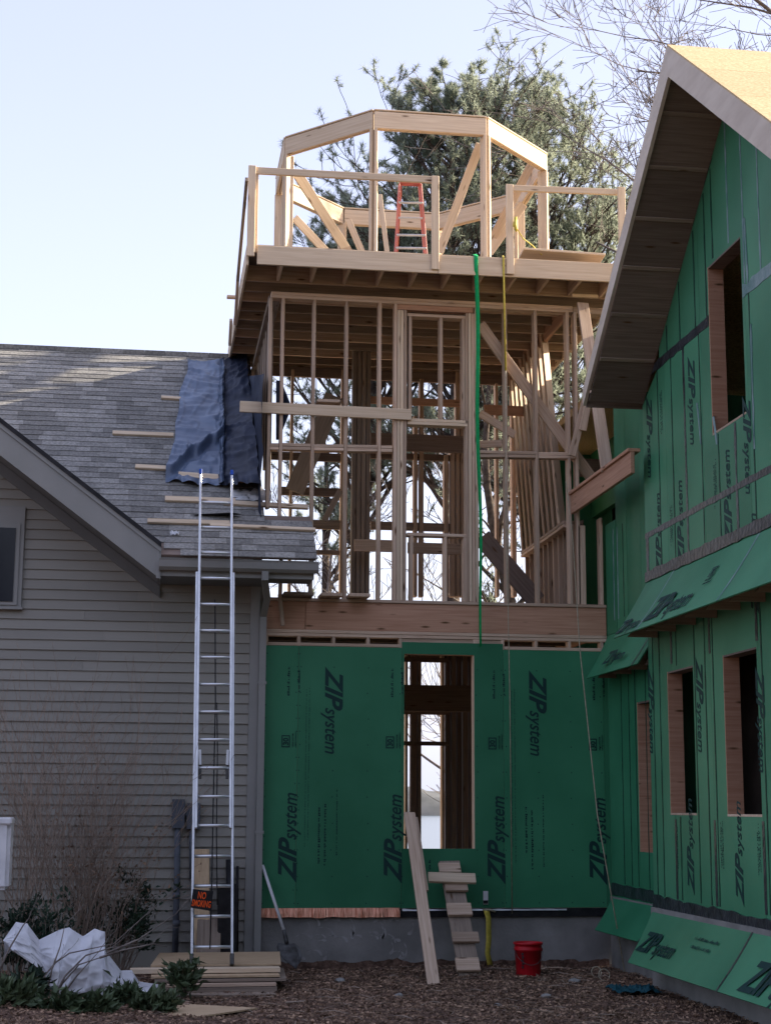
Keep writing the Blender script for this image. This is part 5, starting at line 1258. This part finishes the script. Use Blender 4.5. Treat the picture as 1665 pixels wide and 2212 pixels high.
def leafy(px, py, Y, H, W_, seed, label, n_=9, mat=LEAFG, size=.10, grp='green leafy plants in the foreground'):
    shrub('leafy_plant', px, py, Y, H, W_, n_, seed, label, TWIG, mat, size, depth=1, rad_=.007, kids=(3, 4), nleaf=5, group=grp, cat='plant')
leafy(398, 2130, -2.95, .40, .18, 61, 'upright green plant growing in front of the lumber pile', 7, size=.11)
leafy(265, 2165, -3.7, .13, .2, 62, 'low green plant at the right foot of the white sheeting', 9)
leafy(205, 2190, -4.3, .10, .35, 63, 'bright green leafy plant below the middle of the sheeting', 7, size=.12)
leafy(330, 2185, -4.1, .16, .40, 64, 'low dark green plant left of the plywood offcut', 9)
leafy(120, 2190, -4.4, .10, .45, 65, 'spreading green plant near the bottom left corner', 7, size=.12)
leafy(40, 2150, -3.9, .22, .45, 66, 'dark green plant in the bottom left corner under the tank', 8, mat=LEAFD, size=.11)
leafy(10, 2205, -4.4, .18, .5, 67, 'leafy plant cut off by the bottom left corner of the picture', 10, size=.12)
# dead branch over the sheeting
db_ = thing('dead_branch', 'forked dead branches fanning up over the white sheeting', 'branch', tuple(at(110, 2170, Y=-3.75)))
rr = random.Random(71)
for i, pts_ in enumerate(([(112, 2165), (140, 2110), (185, 2065), (240, 2048), (300, 2040)], [(112, 2165), (135, 2125), (170, 2085), (215, 2070), (262, 2052)], [(100, 2150), (112, 2095), (130, 2045), (140, 2000)], [(125, 2165), (165, 2110), (215, 2055)], [(0, 2095), (20, 2050), (50, 2000), (62, 1985)], [(112, 2165), (95, 2110), (120, 2080), (150, 2060), (245, 2040), (350, 1945)], [(230, 2060), (300, 2030), (380, 1975)], [(215, 2070), (260, 2055), (330, 2040), (362, 2046)])):
    pp = [at(x, y, Y=-3.78+.05*i+.05*j) for j, (x, y) in enumerate(pts_)]
    tube(db_, 'bough', pp, [.012*(1-.75*j/(len(pp)-1)) for j in range(len(pp))], BARK2, 6)
    vs, fs, tp = [], [], []
    for j in range(1):
        k_ = rr.randrange(1, len(pp)); branchy(pp[k_]-pp[0], Vector((rr.uniform(.2, 1), rr.uniform(-.2, .2), rr.uniform(.2, 1))), .22, .004, 1, rr, vs, fs, tp, .4, (1, 3), .3, 0, 3, .6, .0018)
    mobj('twigs', from_data(vs, fs, 'twigs'), BARK2, db_, Matrix.Translation(pp[0]))
# unseen evergreens added behind the viewpoint to block low sky light
def blocker_tree(x0, Y, H, W_, seed, label):
    rr = random.Random(seed); t = thing('added_cedar', label, 'added cedar tree', (x0, Y, 0), 'unseen cedars added to block sky light')
    c0 = Vector((x0, Y, 0)); vs, fs = tube_data([Vector((0, 0, -.2)), Vector((0, 0, H*.9))], [.25, .04], 8)
    mobj('trunk', from_data(vs, fs, 'trunk', True), BARK, t, Matrix.Translation(c0)); cs = []
    for _ in range(5200):
        f = rr.random()**.8; a = rr.uniform(0, 6.28); r_ = W_*(1-f)**.7*(.62+.38*rr.random())*(1+.2*math.sin(a*3+f*9+seed)); d = Vector((math.cos(a), math.sin(a), rr.uniform(-.4, .6)))
        cs.append((Vector((math.cos(a)*r_, math.sin(a)*r_, .5+f*(H-.5))), d))
    lv, lf = [], []; leaf_cluster(cs, rr, .65, lv, lf, wide=.6); mobj('crown', from_data(lv, lf, 'crown'), LEAFD, t, Matrix.Translation(c0))
for i in range(8): blocker_tree(-17+4.3*i, -26.5-1.2*(i % 2), 11+1.5*math.sin(i*2.1), 2.8, 300+i, ('broad', 'narrow')[i % 2]+' tall cedar number %s counted from the west in the unseen row added behind the viewpoint to block sky light' % ('one two three four five six seven eight'.split()[i]))
# leaf litter
rr = random.Random(81); vs, fs = [], []; cs = []
def leaf_flat(x, y, size, zoff=0.0):
    h = ground_h(x, y)+.004+zoff; a = rr.uniform(0, 6.28); l = size*rr.uniform(.5, 1.3); w_ = l*rr.uniform(.3, .6)
    c, s = math.cos(a), math.sin(a); i = len(vs); t1, t2, t3 = rr.uniform(0, .02), rr.uniform(0, .025), rr.uniform(0, .025)
    vs.extend([(x, y, h+t1), (x+c*l*.5-s*w_/2, y+s*l*.5+c*w_/2, h+t2), (x+c*l, y+s*l, h+t3*.7), (x+c*l*.5+s*w_/2, y+s*l*.5-c*w_/2, h+t2*.3)])
    fs.append((i, i+1, i+2)); fs.append((i, i+2, i+3))
for _ in range(42000):
    x = rr.uniform(-4.5, 3.2); y = rr.uniform(-5.6, -.03)
    leaf_flat(x, y, rr.choice((.018, .025, .035, .05)))
o = mobj('leaf_litter', from_data(vs, fs, 'leaf_litter'), LEAFB); tag(o, 'brown dead leaves covering the soil in front of the foundation', 'leaf litter', kind='stuff')
# scattered debris: small wood chips
for i, (px, py, l, m_, lb) in enumerate(((1195, 2091, .22, LUMBER, 'pale wood splinter on the leaves right of the bucket'), (1165, 2094, .14, LUMBER, 'short wood chip beside the bucket'), (640, 2165, .2, OLDWOOD, 'thin stick on the leaves below the shovel'))):
    p = at(px, py, Z=.03); a = R.uniform(-.4, .4); d = Vector((math.cos(a), math.sin(a), .02))*l/2
    tag(board(None, 'wood_scrap', p-d, p+d, .03, .012, (0, 0, 1), m_), lb, 'wood scrap')
STONE = mat_noise('field_stone', (.18, .17, .16), (.32, .31, .29), scale=12, rough=.9, bump=.4)
rr = random.Random(97)
for i, (px, py, r_) in enumerate(((735, 2118, .045), (862, 2150, .035), (1180, 2150, .04), (1075, 2165, .03), (1240, 2125, .05))):
    p = at(px, py, Z=.02); bm = bmesh.new(); bmesh.ops.create_icosphere(bm, subdivisions=2, radius=1)
    for v in bm.verts: v.co *= 1+.25*noise.noise(v.co*1.3+Vector((i*7, 0, 0)))
    bmesh.ops.scale(bm, vec=(r_*1.3, r_, r_*.7), verts=bm.verts)
    o = mobj('stone', from_bm(bm, 'stone'), STONE, None, Matrix.Translation((p.x, p.y, ground_h(p.x, p.y)+r_*.3)))
    tag(o, ('grey stone near the foundation below the smeared parging', 'small stone between the shovel and the leaning plank foot', 'stone on the leaves in front of the red bucket', 'smallest stone below the cleated walkway foot', 'largest stone right of the bucket toward the skirts')[i], 'stone')
rr = random.Random(98); vs, fs = [], []
for _ in range(260):
    x, y = rr.uniform(-3, 3), rr.uniform(-5.4, -.1); a = rr.uniform(0, 3.14); l = rr.uniform(.08, .30); h = ground_h(x, y)+.02
    tube_data([Vector((x, y, h)), Vector((x+math.cos(a)*l*.5, y+math.sin(a)*l*.5, h+rr.uniform(0, .02))), Vector((x+math.cos(a+.2)*l, y+math.sin(a+.2)*l, h))], [.004, .0035, .002], 3, vs, fs)
tag(mobj('twig_litter', from_data(vs, fs, 'twig_litter'), TWIG), 'thin twigs scattered over the leaf litter', 'twigs', kind='stuff')
# parging marks on the foundation
PARGE = mat_noise('parging_smear', (.36, .35, .34), (.25, .24, .23), scale=6, rough=.9, bump=.2)
rr = random.Random(91); vs, fs = [], []
for i in range(34):
    x = rr.uniform(-.95, .35); z_ = rr.choice((.12, .30, .36, .50))+rr.uniform(-.04, .04); l = rr.uniform(.06, .22); w_ = rr.uniform(.012, .035); a = rr.choice((0, 1.57, 1.3, 1.8, .3))+rr.uniform(-.2, .2)
    prev = None
    for j in range(6):
        t = j/5; q = Vector((x+math.cos(a+t*1.2)*l*t, .0275, z_+math.sin(a+t*1.2)*l*t)); hh = w_*math.sin(math.pi*(.15+.7*t)); sx2 = Vector((-math.sin(a), 0, math.cos(a)))*hh
        vs += [q-sx2, q+sx2]
        if prev is not None: fs.append((prev, prev+1, prev+3, prev+2))
        prev = len(vs)-2
o = mobj('parging_smears', from_data(vs, fs, 'parging_smears'), PARGE, tower); o['kind'] = 'stuff'

scene.render.engine = 'CYCLES'
